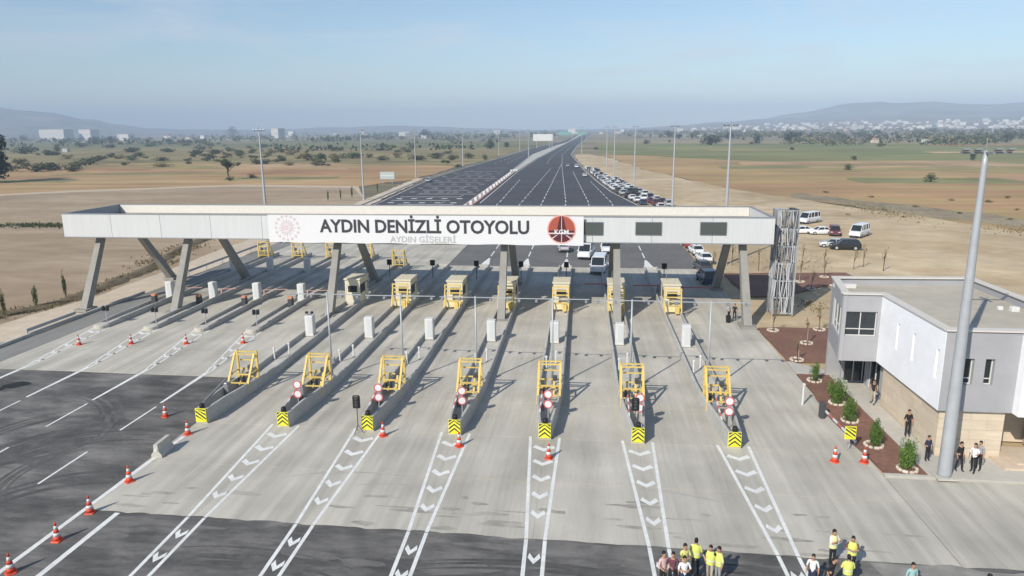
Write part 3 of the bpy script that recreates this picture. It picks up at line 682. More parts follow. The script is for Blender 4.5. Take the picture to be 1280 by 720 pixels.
# portable signals beside two of the noses
for X, Y, lab in [(LX[2]-.55, 34.6, 'black portable signal on a thin stand left of the third island nose from the left'), (LX[5]-.12, 35.9, 'black round backed signal in front of the signs on the island second from the office')]:
    t = thing('portable_signal', lab, 'traffic light', (X, Y, 0))
    b = MB(); b.tube((0, 0, .55), (0, 0, 1.9), .03)
    for a in (0, 2.1, 4.2): b.tube((0, 0, .6), (.35*math.cos(a), .35*math.sin(a), .015), .02)
    b.build('stand', DARKM, t)
    b = MB(); b.rbox((0, -.05, 2.2), (.5, .22, .85), .09); h = b.build('signal_head', BLACK, t)
    for z in (2.42, 2.2, 1.98): b = MB(); b.disc((0, -.18, z), .09, 0, 12, .02); b.build('lens', DARKM, h)
# ------------------------------------------------------------------ canopy over the lanes
CF, CR_, CZB, CZT, CXL, CXR = 61.5, 70.5, 8.05, 10.65, -59.3, 19.45
can = thing('toll_canopy', 'long white flat canopy spanning all toll lanes on pairs of leaning columns', 'canopy', (-20, 66, 0))
def cb(name, m, f):
    b = MB(); f(b); o = b.build(name, m, can); o.location = (20, -66, 0); return o
DK = CZT-1.05
cb('roof_deck', ROOFD, lambda b: b.box(((CXL+CXR)/2, (CF+CR_)/2, (CZB+.12+DK)/2), (CXR-CXL-.6, CR_-CF-.6, DK-CZB-.12)))
npan = 13; pw = (CXR-CXL)/npan
for k in range(npan):
    x0 = CXL+k*pw
    cb('fascia_panel', WHITE, lambda b: b.rbox((x0+pw/2, CF+.12, (CZB+CZT)/2), (pw-.03, .24, CZT-CZB), .008))
    cb('fascia_panel', WHITE, lambda b: b.rbox((x0+pw/2, CR_-.12, (CZB+CZT)/2), (pw-.012, .24, CZT-CZB), .004))
INN = mat('parapet_inner', (.62, .60, .55), .85, var=.06)
cb('parapet_lining', INN, lambda b: b.box(((CXL+CXR)/2, CR_-.29, (DK+CZT)/2+.01), (CXR-CXL-.6, .08, CZT-DK-.06)))
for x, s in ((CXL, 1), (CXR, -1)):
    cb('end_panel', mat('shaded_panel', (.27, .29, .33), .6, var=.05) if s > 0 else WHITE, lambda b: b.box((x+s*.125, (CF+CR_)/2, (CZB+CZT)/2), (.25, CR_-CF-.5, CZT-CZB-.01)))  # left end: shade of the side turned from the sun put into its colour
for y in (CF+.12, CR_-.12): cb('coping', GREYM, lambda b: b.box(((CXL+CXR)/2, y, CZT+.045), (CXR-CXL+.1, .32, .07)))
for x in (CXL+.12, CXR-.12): cb('coping', GREYM, lambda b: b.box((x, (CF+CR_)/2, CZT+.04), (.32, CR_-CF-.6, .06)))
cb('drip_trim', GREYM, lambda b: b.box(((CXL+CXR)/2, CF+.11, CZB-.05), (CXR-CXL, .3, .08)))
cb('soffit', mat('soffit', (.42, .43, .44), .7), lambda b: b.box(((CXL+CXR)/2, (CF+CR_)/2, CZB+.05), (CXR-CXL-.6, CR_-CF-.62, .1)))
CX = [-55.9, -44.9, -26.95, -8.15, 3.85, 16.75]
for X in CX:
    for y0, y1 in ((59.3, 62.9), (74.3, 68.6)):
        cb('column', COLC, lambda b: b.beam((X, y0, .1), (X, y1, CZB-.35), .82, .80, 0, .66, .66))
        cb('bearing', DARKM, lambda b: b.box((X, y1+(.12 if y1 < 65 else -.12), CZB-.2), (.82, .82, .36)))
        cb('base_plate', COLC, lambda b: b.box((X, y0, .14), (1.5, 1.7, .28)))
    cb('cross_beam', GREYM, lambda b: b.beam((X, 63.4, CZB-.1), (X, 68.1, CZB-.1), .4, .2))
for xa, xb in ((730, 753), (795, 826), (876, 907)):
    p, q = atY(xa, 278, CF-.05), atY(xb, 293, CF-.05)
    s = cb('display_frame', GREYM, lambda b: b.box(((p.x+q.x)/2, CF-.06, (p.z+q.z)/2), (q.x-p.x+.12, .1, p.z-q.z+.12)))
    bb = MB(); bb.box(((p.x+q.x)/2, CF-.13, (p.z+q.z)/2), (q.x-p.x, .05, p.z-q.z)); bb.build('display_screen', SCREEN, s)

# name board in front of the canopy
SY = CF-.42
sx0, sx1 = atY(335.5, 285, SY).x, atY(729.5, 288, SY).x
sz1 = CZT+.13; sz0 = CZB-.30
sgn = thing('name_board', 'white motorway name board with dark lettering hung on the canopy front', 'sign', ((sx0+sx1)/2, SY, sz0))
OFF = Vector(sgn.location)
def sb(name, m, f, smooth=False):
    b = MB(); f(b); o = b.build(name, m, sgn, smooth=smooth); o.location = -OFF; return o
def panelf(b):
    n = 40; r_ = random.Random(3); rs = []
    for k in range(n+1):
        x = sx0+(sx1-sx0)*k/n; dz = .035*math.sin(k*.9)+r_.uniform(-.012, .012); dy = .012*math.sin(k*.55)
        rs.append([(x, SY+.06, sz0+dz), (x, SY+.06, sz1), (x, SY+dy*.2, sz1), (x, SY+dy*.2, sz0+dz)])
    b.rings(rs)
sb('panel', SIGNW, panelf)
for xx in (sx0+1, sx0+(sx1-sx0)*.35, sx0+(sx1-sx0)*.7, sx1-1):
    sb('hanger', GREYM, lambda b: b.box((xx, SY+.24, (sz0+sz1)/2), (.1, .36, .2)))
def text(s, xa, xb, zb, hcap, m, name, bold, y):
    cu = bpy.data.curves.new('t', 'FONT'); cu.body = s; cu.size = 1; cu.extrude = .0; cu.offset = bold; cu.resolution_u = 3
    ob = bpy.data.objects.new('t', cu); col.objects.link(ob)
    dg = bpy.context.evaluated_depsgraph_get(); me = bpy.data.meshes.new_from_object(ob.evaluated_get(dg))
    bpy.data.objects.remove(ob); xs_ = [v.co.x for v in me.vertices]; x0, x1 = min(xs_), max(xs_)
    cap = .72
    for v in me.vertices: v.co = Vector((xa+(v.co.x-x0)/(x1-x0)*(xb-xa), y, zb+v.co.y/cap*hcap))
    nv = len(me.vertices); par = list(range(nv))
    def find(i):
        while par[i] != i: par[i] = par[par[i]]; i = par[i]
        return i
    for p in me.polygons:
        for i in p.vertices[1:]: par[find(i)] = find(p.vertices[0])
    isl = {}
    for p in me.polygons: isl.setdefault(find(p.vertices[0]), []).append(tuple(p.vertices))
    items = sorted(([min(me.vertices[i].co.x for f in fs for i in f), max(me.vertices[i].co.x for f in fs for i in f), fs] for fs in isl.values()), key=lambda q: q[0])
    grp = []
    for a, c, fs in items:                      # pieces above one another (dots, cedillas) belong to one letter
        if grp and a < grp[-1][1]-.3*min(c-a, grp[-1][1]-grp[-1][0]): grp[-1][1] = max(c, grp[-1][1]); grp[-1][2] = grp[-1][2]+fs
        else: grp.append([a, c, fs])
    for a, c, fs in grp:
        b = MB(); ids = sorted({i for f in fs for i in f}); mp_ = {i: k for k, i in enumerate(ids)}
        b.add([me.vertices[i].co for i in ids], [tuple(mp_[i] for i in f) for f in fs]); o = b.build(name, m, sgn); o.location = -OFF
pa, pb = atY(400, 290.3, SY), atY(661.5, 291.5, SY); ph = atY(530, 274.8, SY).z-atY(530, 291, SY).z
zt_ = (pa.z+pb.z)/2
text('AYDIN DENİZLİ OTOYOLU', pa.x, pb.x, zt_, ph, INK, 'letter', .028, SY-.03)
pa, pb = atY(488, 303.4, SY), atY(570, 303.6, SY); ph = atY(530, 296, SY).z-atY(530, 303.6, SY).z
text('AYDIN GİŞELERİ', pa.x, pb.x, max(sz0+.16, pa.z), ph, INKG, 'letter', .01, SY-.03)
# round road emblem at the right of the board
ec = atY(702, 286.5, SY); er = (atY(719, 286.5, SY).x-atY(685, 286.5, SY).x)/2; ey = SY-.02
def flat(b, pts, y, closed=True): b.add([(ec.x+px_*er, y, ec.z+pz*er) for px_, pz in pts], [tuple(range(len(pts)))])
def circ(r, a0=0, a1=2*math.pi, n=40): return [(r*math.cos(a0+(a1-a0)*k/n), r*math.sin(a0+(a1-a0)*k/n)) for k in range(n+(0 if a1-a0 > 6.28 else 1))]
em = sb('road_emblem', mat('emblem_rim', (.70, .36, .30), .5), lambda b: flat(b, circ(1.06), ey-.002))
def eb(name, m, pts, dy):
    b = MB(); flat(b, pts, ey-dy); o = b.build(name, m, em); return o
eb('red_sky', KRED, circ(.97), .006)
eb('dark_ground', KDARK, circ(.97, math.pi+.10, 2*math.pi-.10), .010)
eb('road_wedge', KDARK, [(-.36, -.1), (.36, -.1), (.12, .95), (-.12, .95)], .013)
eb('centre_line', PALEPINK, [(-.03, -.95), (.03, -.95), (.02, .93), (-.02, .93)], .016)
eb('light_band', PALEPINK, [(-.93, -.26), (.93, -.26), (.9, -.36), (-.9, -.36)], .0165)
for s in (-1, 1): eb('light_band', PALEPINK, [(s*.28, -.42), (s*.36, -.42), (s*.74, -.66), (s*.66, -.72)][::s], .017)
tx = text('KGM', ec.x-er*.52, ec.x+er*.52, ec.z-er*.36, er*.34, SIGNW, 'letter', .02, ey-.022)
# pale round seal at the left of the board
ec = atY(358.5, 284.5, SY)
er = (atY(375, 284, SY).x-atY(342, 284, SY).x)/2
se = sb('pale_seal', mat('seal_tint', (.64, .57, .59), .5), lambda b: flat(b, circ(.34, n=24), ey-.002))
for k in range(16):
    a = 2*math.pi*k/16; c, s = math.cos(a), math.sin(a); b = MB()
    flat(b, [(c*.86+.1*math.cos(q), s*.86+.1*math.sin(q)) for q in (2*math.pi*j/6 for j in range(6))], ey-.006); b.build('star', PALEPINK, se)
    b = MB(); flat(b, [(c*.38-s*.05, s*.38+c*.05), (c*.38+s*.05, s*.38-c*.05), (c*.66, s*.66)][::-1], ey-.006); b.build('ray', PALEPINK, se)
b = MB(); flat(b, [(p*.55-.12, q*.55) for p, q in circ(.34, n=20)], ey-.006); b.build('centre_disc', PALEPINK, se)

# ------------------------------------------------------------------ lattice stair tower beside the canopy
tw = thing('lattice_tower', 'grey slatted lattice tower standing at the right end of the canopy', 'tower', (21.4, 64.4, 0))
HT_ = 11.1; hw = 1.02
def tb(name, m, f): b = MB(); f(b); return b.build(name, m, tw)
for sx in (-1, 1):
    for sy in (-1, 1): tb('post', GALV, lambda b: b.beam((sx*hw, sy*hw, 0), (sx*hw, sy*hw, HT_), .12, .12))
for z in (.25, 1.9, 3.7, 5.5, 7.3, 9.1, HT_-.1):
    for s in (-1, 1):
        tb('ring_beam', GALV, lambda b: b.beam((-hw, s*hw, z), (hw, s*hw, z), .1, .12)); tb('ring_beam', GALV, lambda b: b.beam((s*hw, -hw, z), (s*hw, hw, z), .1, .12))
for k in range(6):
    z0 = .3+k*1.8; s = 1 if k % 2 else -1
    fl_ = tb('stair_flight', DARKM, lambda b: [b.box((s*(-.75+.1875*j), (-.4 if k % 2 else .4), z0+.2*(j+1)), (.24, .75, .05)) for j in range(9)])
    tb('landing', DARKM, lambda b: b.box((s*.72, 0, z0+1.8), (.55, 1.9, .06)))
SLM = [GALV, mat('slat_dark', (.13, .14, .15), .6, var=.2), mat('slat_pale', (.52, .54, .56), .55, var=.15), GREYM]
bs = MB(); bs.box((0, 0, 0), (.08, .03, 1.8)); _sl = [bs.mesh('slat', m_) for m_ in SLM]
rr = random.Random(21)
for side in range(4):
    for tier in range(6):
        for k in range(12):
            u = -.92+k*.167+rr.uniform(-.05, .05); z = .25+tier*1.8+.9
            o = link('slat', _sl[rr.choice([0, 1, 1, 2, 3] if tier > 2 else [0, 2, 2, 3, 1])], tw)
            p = [(u, -hw-.08), (u, hw+.08), (-hw-.08, u), (hw+.08, u)][side]
            o.location = (p[0], p[1], z+rr.uniform(-.03, .03)); o.rotation_euler = (rr.uniform(-.02, .02), rr.uniform(-.13, .13), 0 if side < 2 else math.pi/2)

# ------------------------------------------------------------------ office building
off = thing('office_building', 'two storey grey and white toll office with stone ground floor', 'building', (25, 41, 0))
OB = Vector((-25, -41, 0))
def ob(name, m, f, parent=None):
    b = MB(); f(b); o = b.build(name, m, parent or off)
    if parent is None: o.location = OB
    return o
def wall(b, p, q, z0, z1, th, holes=()):
    p, q = Vector((*p, 0)), Vector((*q, 0)); Lh = (q-p).length; d = (q-p)/Lh; n = Vector((d.y, -d.x, 0))    # n = outer side
    us = sorted({0, Lh, *[h[0] for h in holes], *[h[1] for h in holes]}); zs_ = sorted({z0, z1, *[h[2] for h in holes], *[h[3] for h in holes]})
    def hole(i, j):
        if i < 0 or j < 0 or i >= len(us)-1 or j >= len(zs_)-1: return True
        u, z = (us[i]+us[i+1])/2, (zs_[j]+zs_[j+1])/2
        return any(h[0] < u < h[1] and h[2] < z < h[3] for h in holes)
    def P(u, z, o): return p+d*u+Vector((0, 0, z))-n*(th*o)
    for i in range(len(us)-1):
        for j in range(len(zs_)-1):
            if hole(i, j): continue
            a, c, e, g = us[i], us[i+1], zs_[j], zs_[j+1]
            b.add([P(a, e, 0), P(c, e, 0), P(c, g, 0), P(a, g, 0)], [(0, 1, 2, 3)]); b.add([P(a, e, 1), P(c, e, 1), P(c, g, 1), P(a, g, 1)], [(3, 2, 1, 0)])
            for di, dj, (u0, v0, u1, v1) in ((-1, 0, (a, g, a, e)), (1, 0, (c, e, c, g)), (0, -1, (a, e, c, e)), (0, 1, (c, g, a, g))):
                if hole(i+di, j+dj): b.add([P(u0, v0, 0), P(u0, v0, 1), P(u1, v1, 1), P(u1, v1, 0)], [(0, 1, 2, 3)])
def window(p, q, u0, u1, z0, z1, inset=.14, bars=(), zbar=None):
    p, q = Vector((*p, 0)), Vector((*q, 0)); d = (q-p).normalized(); n = Vector((d.y, -d.x, 0))
    o = p-n*inset; A = lambda u, z: o+d*u+Vector((0, 0, z)); t = .055
    def fr(b):
        b.beam(A(u0, z0+t/2), A(u1, z0+t/2), .06, t); b.beam(A(u0, z1-t/2), A(u1, z1-t/2), .06, t)
        for u in (u0+t/2, u1-t/2, *bars): b.beam(A(u, z0+t), A(u, z1-t), t, .06)
        if zbar: b.beam(A(u0+t, zbar), A(u1-t, zbar), .05, t)
    f = ob('window', WHITEP, fr)
    def gl(b): b.add([A(u0, z0)-n*.02, A(u1, z0)-n*.02, A(u1, z1)-n*.02, A(u0, z1)-n*.02], [(0, 1, 2, 3)])
    ob('pane', GLASS, gl, f)
    return f
A_, B_, C_, D_, E_, F_ = (18.7, 42.6), (21.3, 42.6), (21.3, 34.8), (30.2, 34.9), (30.2, 48.1), (19.85, 47.6)
Z0, Z2 = 3.08, 8.0
hA = [(.22, 2.38, 4.95, 6.75)]
ob('wall', GREYW, lambda b: wall(b, A_, B_, Z0, Z2, .25, hA)); window(A_, B_, *hA[0], bars=(1.3,), zbar=5.45)
hB = [(2.35, 2.65, 4.9, 6.7), (4.35, 4.65, 4.9, 6.7), (7.0, 7.3, 4.85, 6.65)]
ob('wall', WHITEW, lambda b: wall(b, B_, (21.3, 34.82), Z0, Z2-.02, .25, hB))
for h in hB: window(B_, C_, *h)
_u = [atY(q_, 465, 34.8).x-21.32 for q_ in (1205, 1217, 1231, 1243)]
hC = [(_u[0], _u[1], 4.75, 6.35), (_u[2], _u[3], 4.75, 6.35)]
ob('wall', GREYW, lambda b: wall(b, (21.32, 34.8), D_, Z0-.005, Z2, .25, hC))
for h in hC: window(C_, D_, *h, inset=.2, zbar=5.1)
ob('wall', GREYW, lambda b: wall(b, D_, E_, 0, Z2, .25)); ob('wall', GREYW, lambda b: wall(b, E_, F_, 0, Z2, .25))
hF = [(1.2, 4.7, 4.6, 6.85)]
ob('wall', GREYW, lambda b: wall(b, F_, (18.72, 42.62), Z0, Z2, .25, hF)); window(F_, A_, *hF[0], bars=(2.4, 3.6), zbar=5.2)
ob('floor_slab', GREYW, lambda b: b.prism([(18.75, 42.65), (21.35, 42.65), (21.35, 34.85), (30.1, 34.95), (30.1, 48.0), (19.9, 47.5)], Z0-.02, Z0+.2))
ob('roof', ROOFD, lambda b: b.prism([(18.9, 42.82), (21.5, 42.82), (21.5, 35.02), (30.0, 35.12), (30.0, 47.9), (20.0, 47.4)], 7.2, 7.45))
COP = mat('coping_stone', (.60, .57, .52), .8, var=.06)
cop = [A_, B_, C_, D_, E_, F_]; ctr = Vector((25, 41.5))
for k in range(6):
    p, q = Vector(cop[k]), Vector(cop[(k+1) % 6]); d = (q-p).normalized(); n = Vector((d.y, -d.x))
    p2, q2 = p-n*.14, q-n*.14
    if k in (0,): q2 = q2+d*.38
    z = Z2+.05+.003*k
    ob('coping', COP, lambda b: b.beam((*(p2-d*.08), z), (*(q2-d*.05), z), .5, .10))
# white projecting volume at the right
ob('wall', WHITEW, lambda b: b.box((28.2, 34.63, 5.5), (5.6, .6, 4.84)))
ob('coping', COP, lambda b: b.box((28.2, 34.55, 7.97), (5.7, .5, .08)))
# ground floor in stone courses
def courses(p, q, z1, outer):
    p, q = Vector((*p, 0)), Vector((*q, 0)); Lh = (q-p).length; d = (q-p)/Lh; nrow = 5; hh = z1/nrow
    for r_ in range(nrow):
        n = max(1, int(Lh/1.35)); o_ = .5 if r_ % 2 else 0; us = [0]+[(k+o_)*Lh/n for k in range(1 if not o_ else 0, n)]+[Lh]
        for a, c in zip(us, us[1:]):
            if c-a < .05: continue
            ob('stone_panel', BEIGE, lambda b: b.beam(p+d*(a+.006)+Vector((0, 0, hh*(r_+.5))), p+d*(c-.006)+Vector((0, 0, hh*(r_+.5))), .2, hh-.012))
courses((21.66, 42.0), (21.66, 35.27), Z0-.03, 1); courses((21.56, 35.16), (25.2, 35.16), Z0-.03, 1)
ob('wall', BEIGE, lambda b: b.box((23.4, 38.7, 1.5), (3.2, 6.4, 2.98)))
ob('wall', BEIGE, lambda b: wall(b, (25.2, 37.4), (30.0, 37.4), 0, Z0-.03, .2, [(.35, 1.5, .12, 2.5)])); window((25.2, 37.4), (30, 37.4), .35, 1.5, .12, 2.5, bars=(.9,))
ob('wall', GREYW, lambda b: b.box((29.0, 35.9, 1.5), (2.2, 2.6, 2.96)))
ob('step', mat('step_stone', (.58, .47, .36), .85, var=.1), lambda b: b.box((27.3, 35.1, .2), (3.4, 2.0, .24)))
ob('step', MATS['step_stone'], lambda b: b.box((26.95, 34.75, .14), (4.6, 2.2, .2)))
# glazed entrance under the overhang
ob('wall', GREYW, lambda b: wall(b, (20.4, 45.9), (25.0, 45.9), 0, Z0-.03, .2, [(.2, 3.0, .12, 2.6)])); window((20.4, 45.9), (25, 45.9), .2, 3.0, .12, 2.6, bars=(.9, 1.6, 2.3))
ob('wall', GREYW, lambda b: wall(b, (22.0, 45.7), (22.0, 42.1), 0, Z0-.03, .2, [(.6, 2.4, .12, 2.5)])); window((22.0, 45.7), (22.0, 42.1), .6, 2.4, .12, 2.5, bars=(1.5,))
v = ob('roof_vent', WHITEP, lambda b: (b.rbox((29.0, 41.2, 7.6), (.5, .4, .3), .05), b.rbox((28.3, 41.5, 7.56), (.3, .3, .22), .05)))
ob('roof_ladder_bracket', WHITEP, lambda b: b.box((20.4, 46.7, 7.6), (1.6, .3, .3)))
t = thing('wall_lamp', 'small dark lamp on the white projecting wall of the office', 'lamp', (25.6, 34.28, 7.86))
b = MB(); b.rbox((0, 0, 0), (.4, .3, .14), .03); b.build('lamp_body', DARKM, t); b = MB(); b.box((0, .09, -.12), (.1, .1, .12)); b.build('bracket', GREYM, t)

# ------------------------------------------------------------------ tall light masts
LM = []
b = MB(); b.lathe([(.37, 0), (.36, .3), (.31, 6), (.235, 12), (.14, 18.8), (.11, 19.6)], 16); LM.append(('pole', b.mesh('pole', GALV, True)))
b = MB(); b.box((0, 0, .06), (1.1, 1.1, .1)); LM.append(('base_plate', b.mesh('base_plate', PALEC)))
b = MB(); b.beam((-1.25, 0, 19.5), (1.25, 0, 19.5), .1, .1); b.beam((0, -.8, 19.5), (0, .8, 19.5), .12, .12); LM.append(('cross_arm', b.mesh('cross_arm', GREYM)))
for x in (-1.1, -.5, .5, 1.1):
    b = MB(); b.box((x, -.2, 19.66), (.34, .34, .08), rx=-.3); LM.append(('floodlight', b.mesh('floodlight', GREYM)))
b = MB(); b.tube((0, 0, 19.5), (0, 0, 20.3), .03); LM.append(('lightning_rod', b.mesh('lightning_rod', GREYM)))
LAMPS = [(20.8, 32.6, .92, 'thick grey light mast in front of the office, nearest to the camera'), (20.8, 88.5, 1, 'grey light mast behind the canopy right of the stationary queue'), (20.9, 142, 1, 'grey light mast behind the canopy, second along the right road edge'),
         (17.3, 205, 1, 'grey light mast, third along the right road edge'), (13.5, 262, 1, 'grey light mast, fourth along the right road edge beside the queue'), (12.5, 318, 1, 'grey light mast, fifth along the right road edge beside the queue'),
         (-58.0, 104.5, 1, 'grey light mast behind the left half of the canopy roof'), (-62.5, 168, 1, 'grey light mast at the left road edge behind the name board'), (-69.5, 250, 1, 'grey light mast near the small green board left of the road'),
         (-65, 330, 1, 'slim far light mast left of the motorway, fourth along the edge'), (-62, 455, 1, 'slim far light mast left of the motorway, fifth along the edge'), (-34.5, 394, .95, 'far light mast rising from the motorway median'),
         (-57, 560, 1, 'slim far light mast left of the motorway, sixth along the edge'), (-27.5, 560, 1, 'far light mast on the median, second from the plaza'), (-.5, 470, 1, 'slim far light mast, sixth along the right road edge')]
for x, y, s, lab in LAMPS:
    t = put('light_mast', LM, lab, 'lamp post', (x, y, 0 if y > 60 else .1), 0, 'tall light masts'); t.scale = (s*.8 if y > 60 else .98, s*.8 if y > 60 else .98, s)
# ------------------------------------------------------------------ vehicles
def vehicle(kind, paint, name, label, cat, loc, rz, group=None):
    """a car facing its own +Y; parts: body, roof, windows, wheels, lamps, bumpers"""
    t = thing(name, label, cat, loc, rz, group); pm = paintm(*paint)
    S = {  # y, half width, z bottom, z belt : lower body stations ; cabin: (y base front, y roof front, y roof rear, y base rear), roof z, roof half width
        'sedan': ([(2.2, .62, .42, .58), (2.1, .80, .25, .70), (1.3, .88, .22, .86), (.9, .89, .2, .92), (-1.2, .89, .2, .96), (-1.6, .88, .22, .97), (-2.15, .82, .28, .92), (-2.28, .70, .42, .72)], (1.0, .35, -1.0, -1.75), 1.44, .62, 1.35),
        'hatch': ([(2.0, .62, .42, .58), (1.9, .80, .25, .72), (1.2, .86, .22, .88), (.9, .87, .2, .94), (-1.2, .87, .2, .98), (-1.8, .85, .25, .98), (-2.0, .74, .4, .85)], (1.0, .3, -1.35, -1.9), 1.48, .64, 1.25),
        'suv': ([(2.3, .70, .5, .75), (2.2, .88, .35, .92), (1.3, .95, .32, 1.06), (.9, .95, .3, 1.1), (-1.6, .95, .3, 1.14), (-2.15, .92, .35, 1.12), (-2.3, .82, .5, .95)], (1.1, .5, -1.75, -2.2), 1.75, .72, 1.4),
        'van': ([(2.75, .75, .5, .85), (2.65, .95, .35, 1.1), (2.0, 1.0, .3, 1.25), (1.7, 1.0, .3, 1.3), (-2.5, 1.0, .3, 1.32), (-2.75, .98, .35, 1.32), (-2.8, .92, .5, 1.2)], (2.1, 1.4, -2.7, -2.78), 2.3, .84, 1.75)}[kind]
    st, (yb, yr, rr_, rb), zr, hwr, wb = S
    b = MB(); rs = []
    for y, hw, z0, z1 in st: rs.append([(-hw*.9, y, z0), (hw*.9, y, z0), (hw, y, z0+(z1-z0)*.3), (hw*.99, y, z0+(z1-z0)*.75), (hw*.9, y, z1), (-hw*.9, y, z1), (-hw*.99, y, z0+(z1-z0)*.75), (-hw, y, z0+(z1-z0)*.3)][::-1])
    b.rings(rs); b.build('body', pm, t, smooth=False)
    zb = .93 if kind in ('sedan', 'hatch') else (1.08 if kind == 'suv' else 1.27); hwb = st[3][1]*.88
    b = MB()
    b.rings([[(-hwr, yr, zr-.05), (hwr, yr, zr-.05), (hwr, yr, zr-.11), (-hwr, yr, zr-.11)], [(-hwr*.93, yr-.25, zr), (hwr*.93, yr-.25, zr), (hwr, yr-.25, zr-.08), (-hwr, yr-.25, zr-.08)],
             [(-hwr*.93, rr_+.2, zr), (hwr*.93, rr_+.2, zr), (hwr, rr_+.2, zr-.08), (-hwr, rr_+.2, zr-.08)], [(-hwr, rr_, zr-.06), (hwr, rr_, zr-.06), (hwr, rr_, zr-.12), (-hwr, rr_, zr-.12)]])
    for s in (-1, 1):
        for (y0, y1) in ((yb, yr), (rb, rr_)): b.beam((s*hwb, y0, zb-.03), (s*hwr, y1, zr-.08), .07, .09)
        ym = (yb+rb)/2-.1; b.beam((s*(hwb+.005), ym, zb-.02), (s*(hwr+.005), ym, zr-.08), .08, .1)
        if kind == 'van': b.beam((s*(hwb+.005), ym-1.4, zb-.02), (s*(hwr+.005), ym-1.4, zr-.08), .08, .12); b.beam((s*(hwb+.005), ym+1.2, zb-.02), (s*(hwr+.005), ym+1.2, zr-.08), .08, .1)
    b.build('roof', pm, t)
    def pane(n, pts):
        b = MB(); b.add(pts, [tuple(range(len(pts)))]); b.build(n, GLASS, t)
    zt = zr-.09
    pane('windscreen', [(-hwb, yb, zb), (hwb, yb, zb), (hwr, yr, zt), (-hwr, yr, zt)][::-1]); pane('rear_window', [(-hwb, rb, zb), (hwb, rb, zb), (hwr, rr_, zt), (-hwr, rr_, zt)])
    for s in (-1, 1): pane('side_window', [(s*hwb, yb, zb), (s*hwr, yr, zt), (s*hwr, rr_, zt), (s*hwb, rb, zb)][::s])
    wr = .32 if kind in ('sedan', 'hatch') else .37; hw = st[3][1]
    for s in (-1, 1):
        for y in (wb, -wb):
            wh = MB(); wh.tube((s*(hw-.2), y, wr), (s*(hw+.01), y, wr), wr, n=14); w_ = wh.build('wheel', RUB, t)
            wh = MB(); wh.tube((s*(hw-.0), y, wr), (s*(hw+.018), y, wr), wr*.6, n=10); wh.build('rim', GALV, w_)
        y0, z = st[1][0], st[1][3]
        b = MB(); b.box((s*st[1][1]*.72, y0+.02, z-.10), (.34, .16, .13)); b.build('headlight', SILV, t)
        y0, z = st[-2][0], st[-2][3]
        b = MB(); b.box((s*st[-2][1]*.82, y0-.04, z-.16), (.18, .14, .22)); b.build('tail_light', mat('tail_red', (.30, .012, .01), .35), t)
        b = MB(); b.rbox((s*(hwb+.14), yb-.15, zb+.06), (.2, .12, .14), .03); b.build('wing_mirror', pm, t)
    for y, hw_, z in ((st[0][0]+.0, st[0][1], .42), (st[-1][0], st[-1][1], .48)):
        b = MB(); b.rbox((0, y, z), (hw_*2, .1, .16), .03); b.build('bumper', DARKM, t)
    return t
PT = {'white': (.74, .75, .76), 'silver': (.42, .44, .46), 'black': (.02, .02, .022), 'dark grey': (.07, .075, .08), 'dark blue': (.03, .05, .11), 'maroon': (.14, .03, .04), 'red': (.40, .03, .03)}
def C(n): return (n.replace(' ', '_'), PT[n])
# cars on the sandy ground right of the tower
for kind, colr, px_, py_, rz, lab in [('van', 'white', 1011, 278, 2.35, 'white minibus at the back of the cars parked on sand'), ('sedan', 'white', 1001, 291, 1.65, 'white saloon nearest the tower among cars on the sand'),
                                      ('sedan', 'white', 1025, 292, 1.7, 'white saloon in the middle of the cars on the sand'), ('suv', 'maroon', 1043, 293, 2.9, 'dark maroon car parked on the sand behind the silver one'),
                                      ('hatch', 'silver', 1040, 308, 1.3, 'silver car in the front row on the sand'), ('suv', 'black', 1056, 311, 1.45, 'black car in the front row on the sand'), ('van', 'white', 1074, 295, 2.5, 'white van parked on the sand, farthest right')]:
    p = gp(px_, py_); vehicle(kind, C(colr), 'parked_car' if kind != 'van' else 'parked_van', lab, 'van' if kind == 'van' else 'car', (p.x, p.y, -.115), rz, 'vehicles parked on the sand')
# cars under and behind the right end of the canopy
for kind, colr, x, y, rz, lab in [('suv', 'dark blue', 16.3, 77.5, .1, 'dark blue off-road car in the canopy shadow by the right columns'), ('hatch', 'dark grey', 17.0, 84.5, .15, 'dark grey car at the kerb just behind the canopy shadow'),
                                  ('sedan', 'white', 18.3, 90.0, .12, 'white saloon at the right kerb behind the canopy, nearer one'), ('sedan', 'white', 18.2, 96.0, .1, 'white saloon at the right kerb behind the canopy, farther one'), ('hatch', 'red', 18.0, 101.5, .1, 'red car at the right kerb behind the canopy'),
                                  ('van', 'white', 2.6, 82.6, math.pi-.1, 'white minibus facing the camera in the lane between the middle columns'), ('van', 'white', .9, 92.2, math.pi-.15, 'white van behind the minibus in the lane, seen below the canopy'), ('sedan', 'silver', -2.8, 97.0, .1, 'silver car low behind the round emblem under the canopy'),
                                  ('suv', 'white', 4.2, 96.5, math.pi, 'white off-road car behind the minibus below the canopy edge')]:
    vehicle(kind, C(colr), 'car' if kind != 'van' else 'minibus', lab, 'van' if kind == 'van' else 'car', (x, y, .004 if x < 17.6 else .02), rz, 'vehicles behind the canopy')
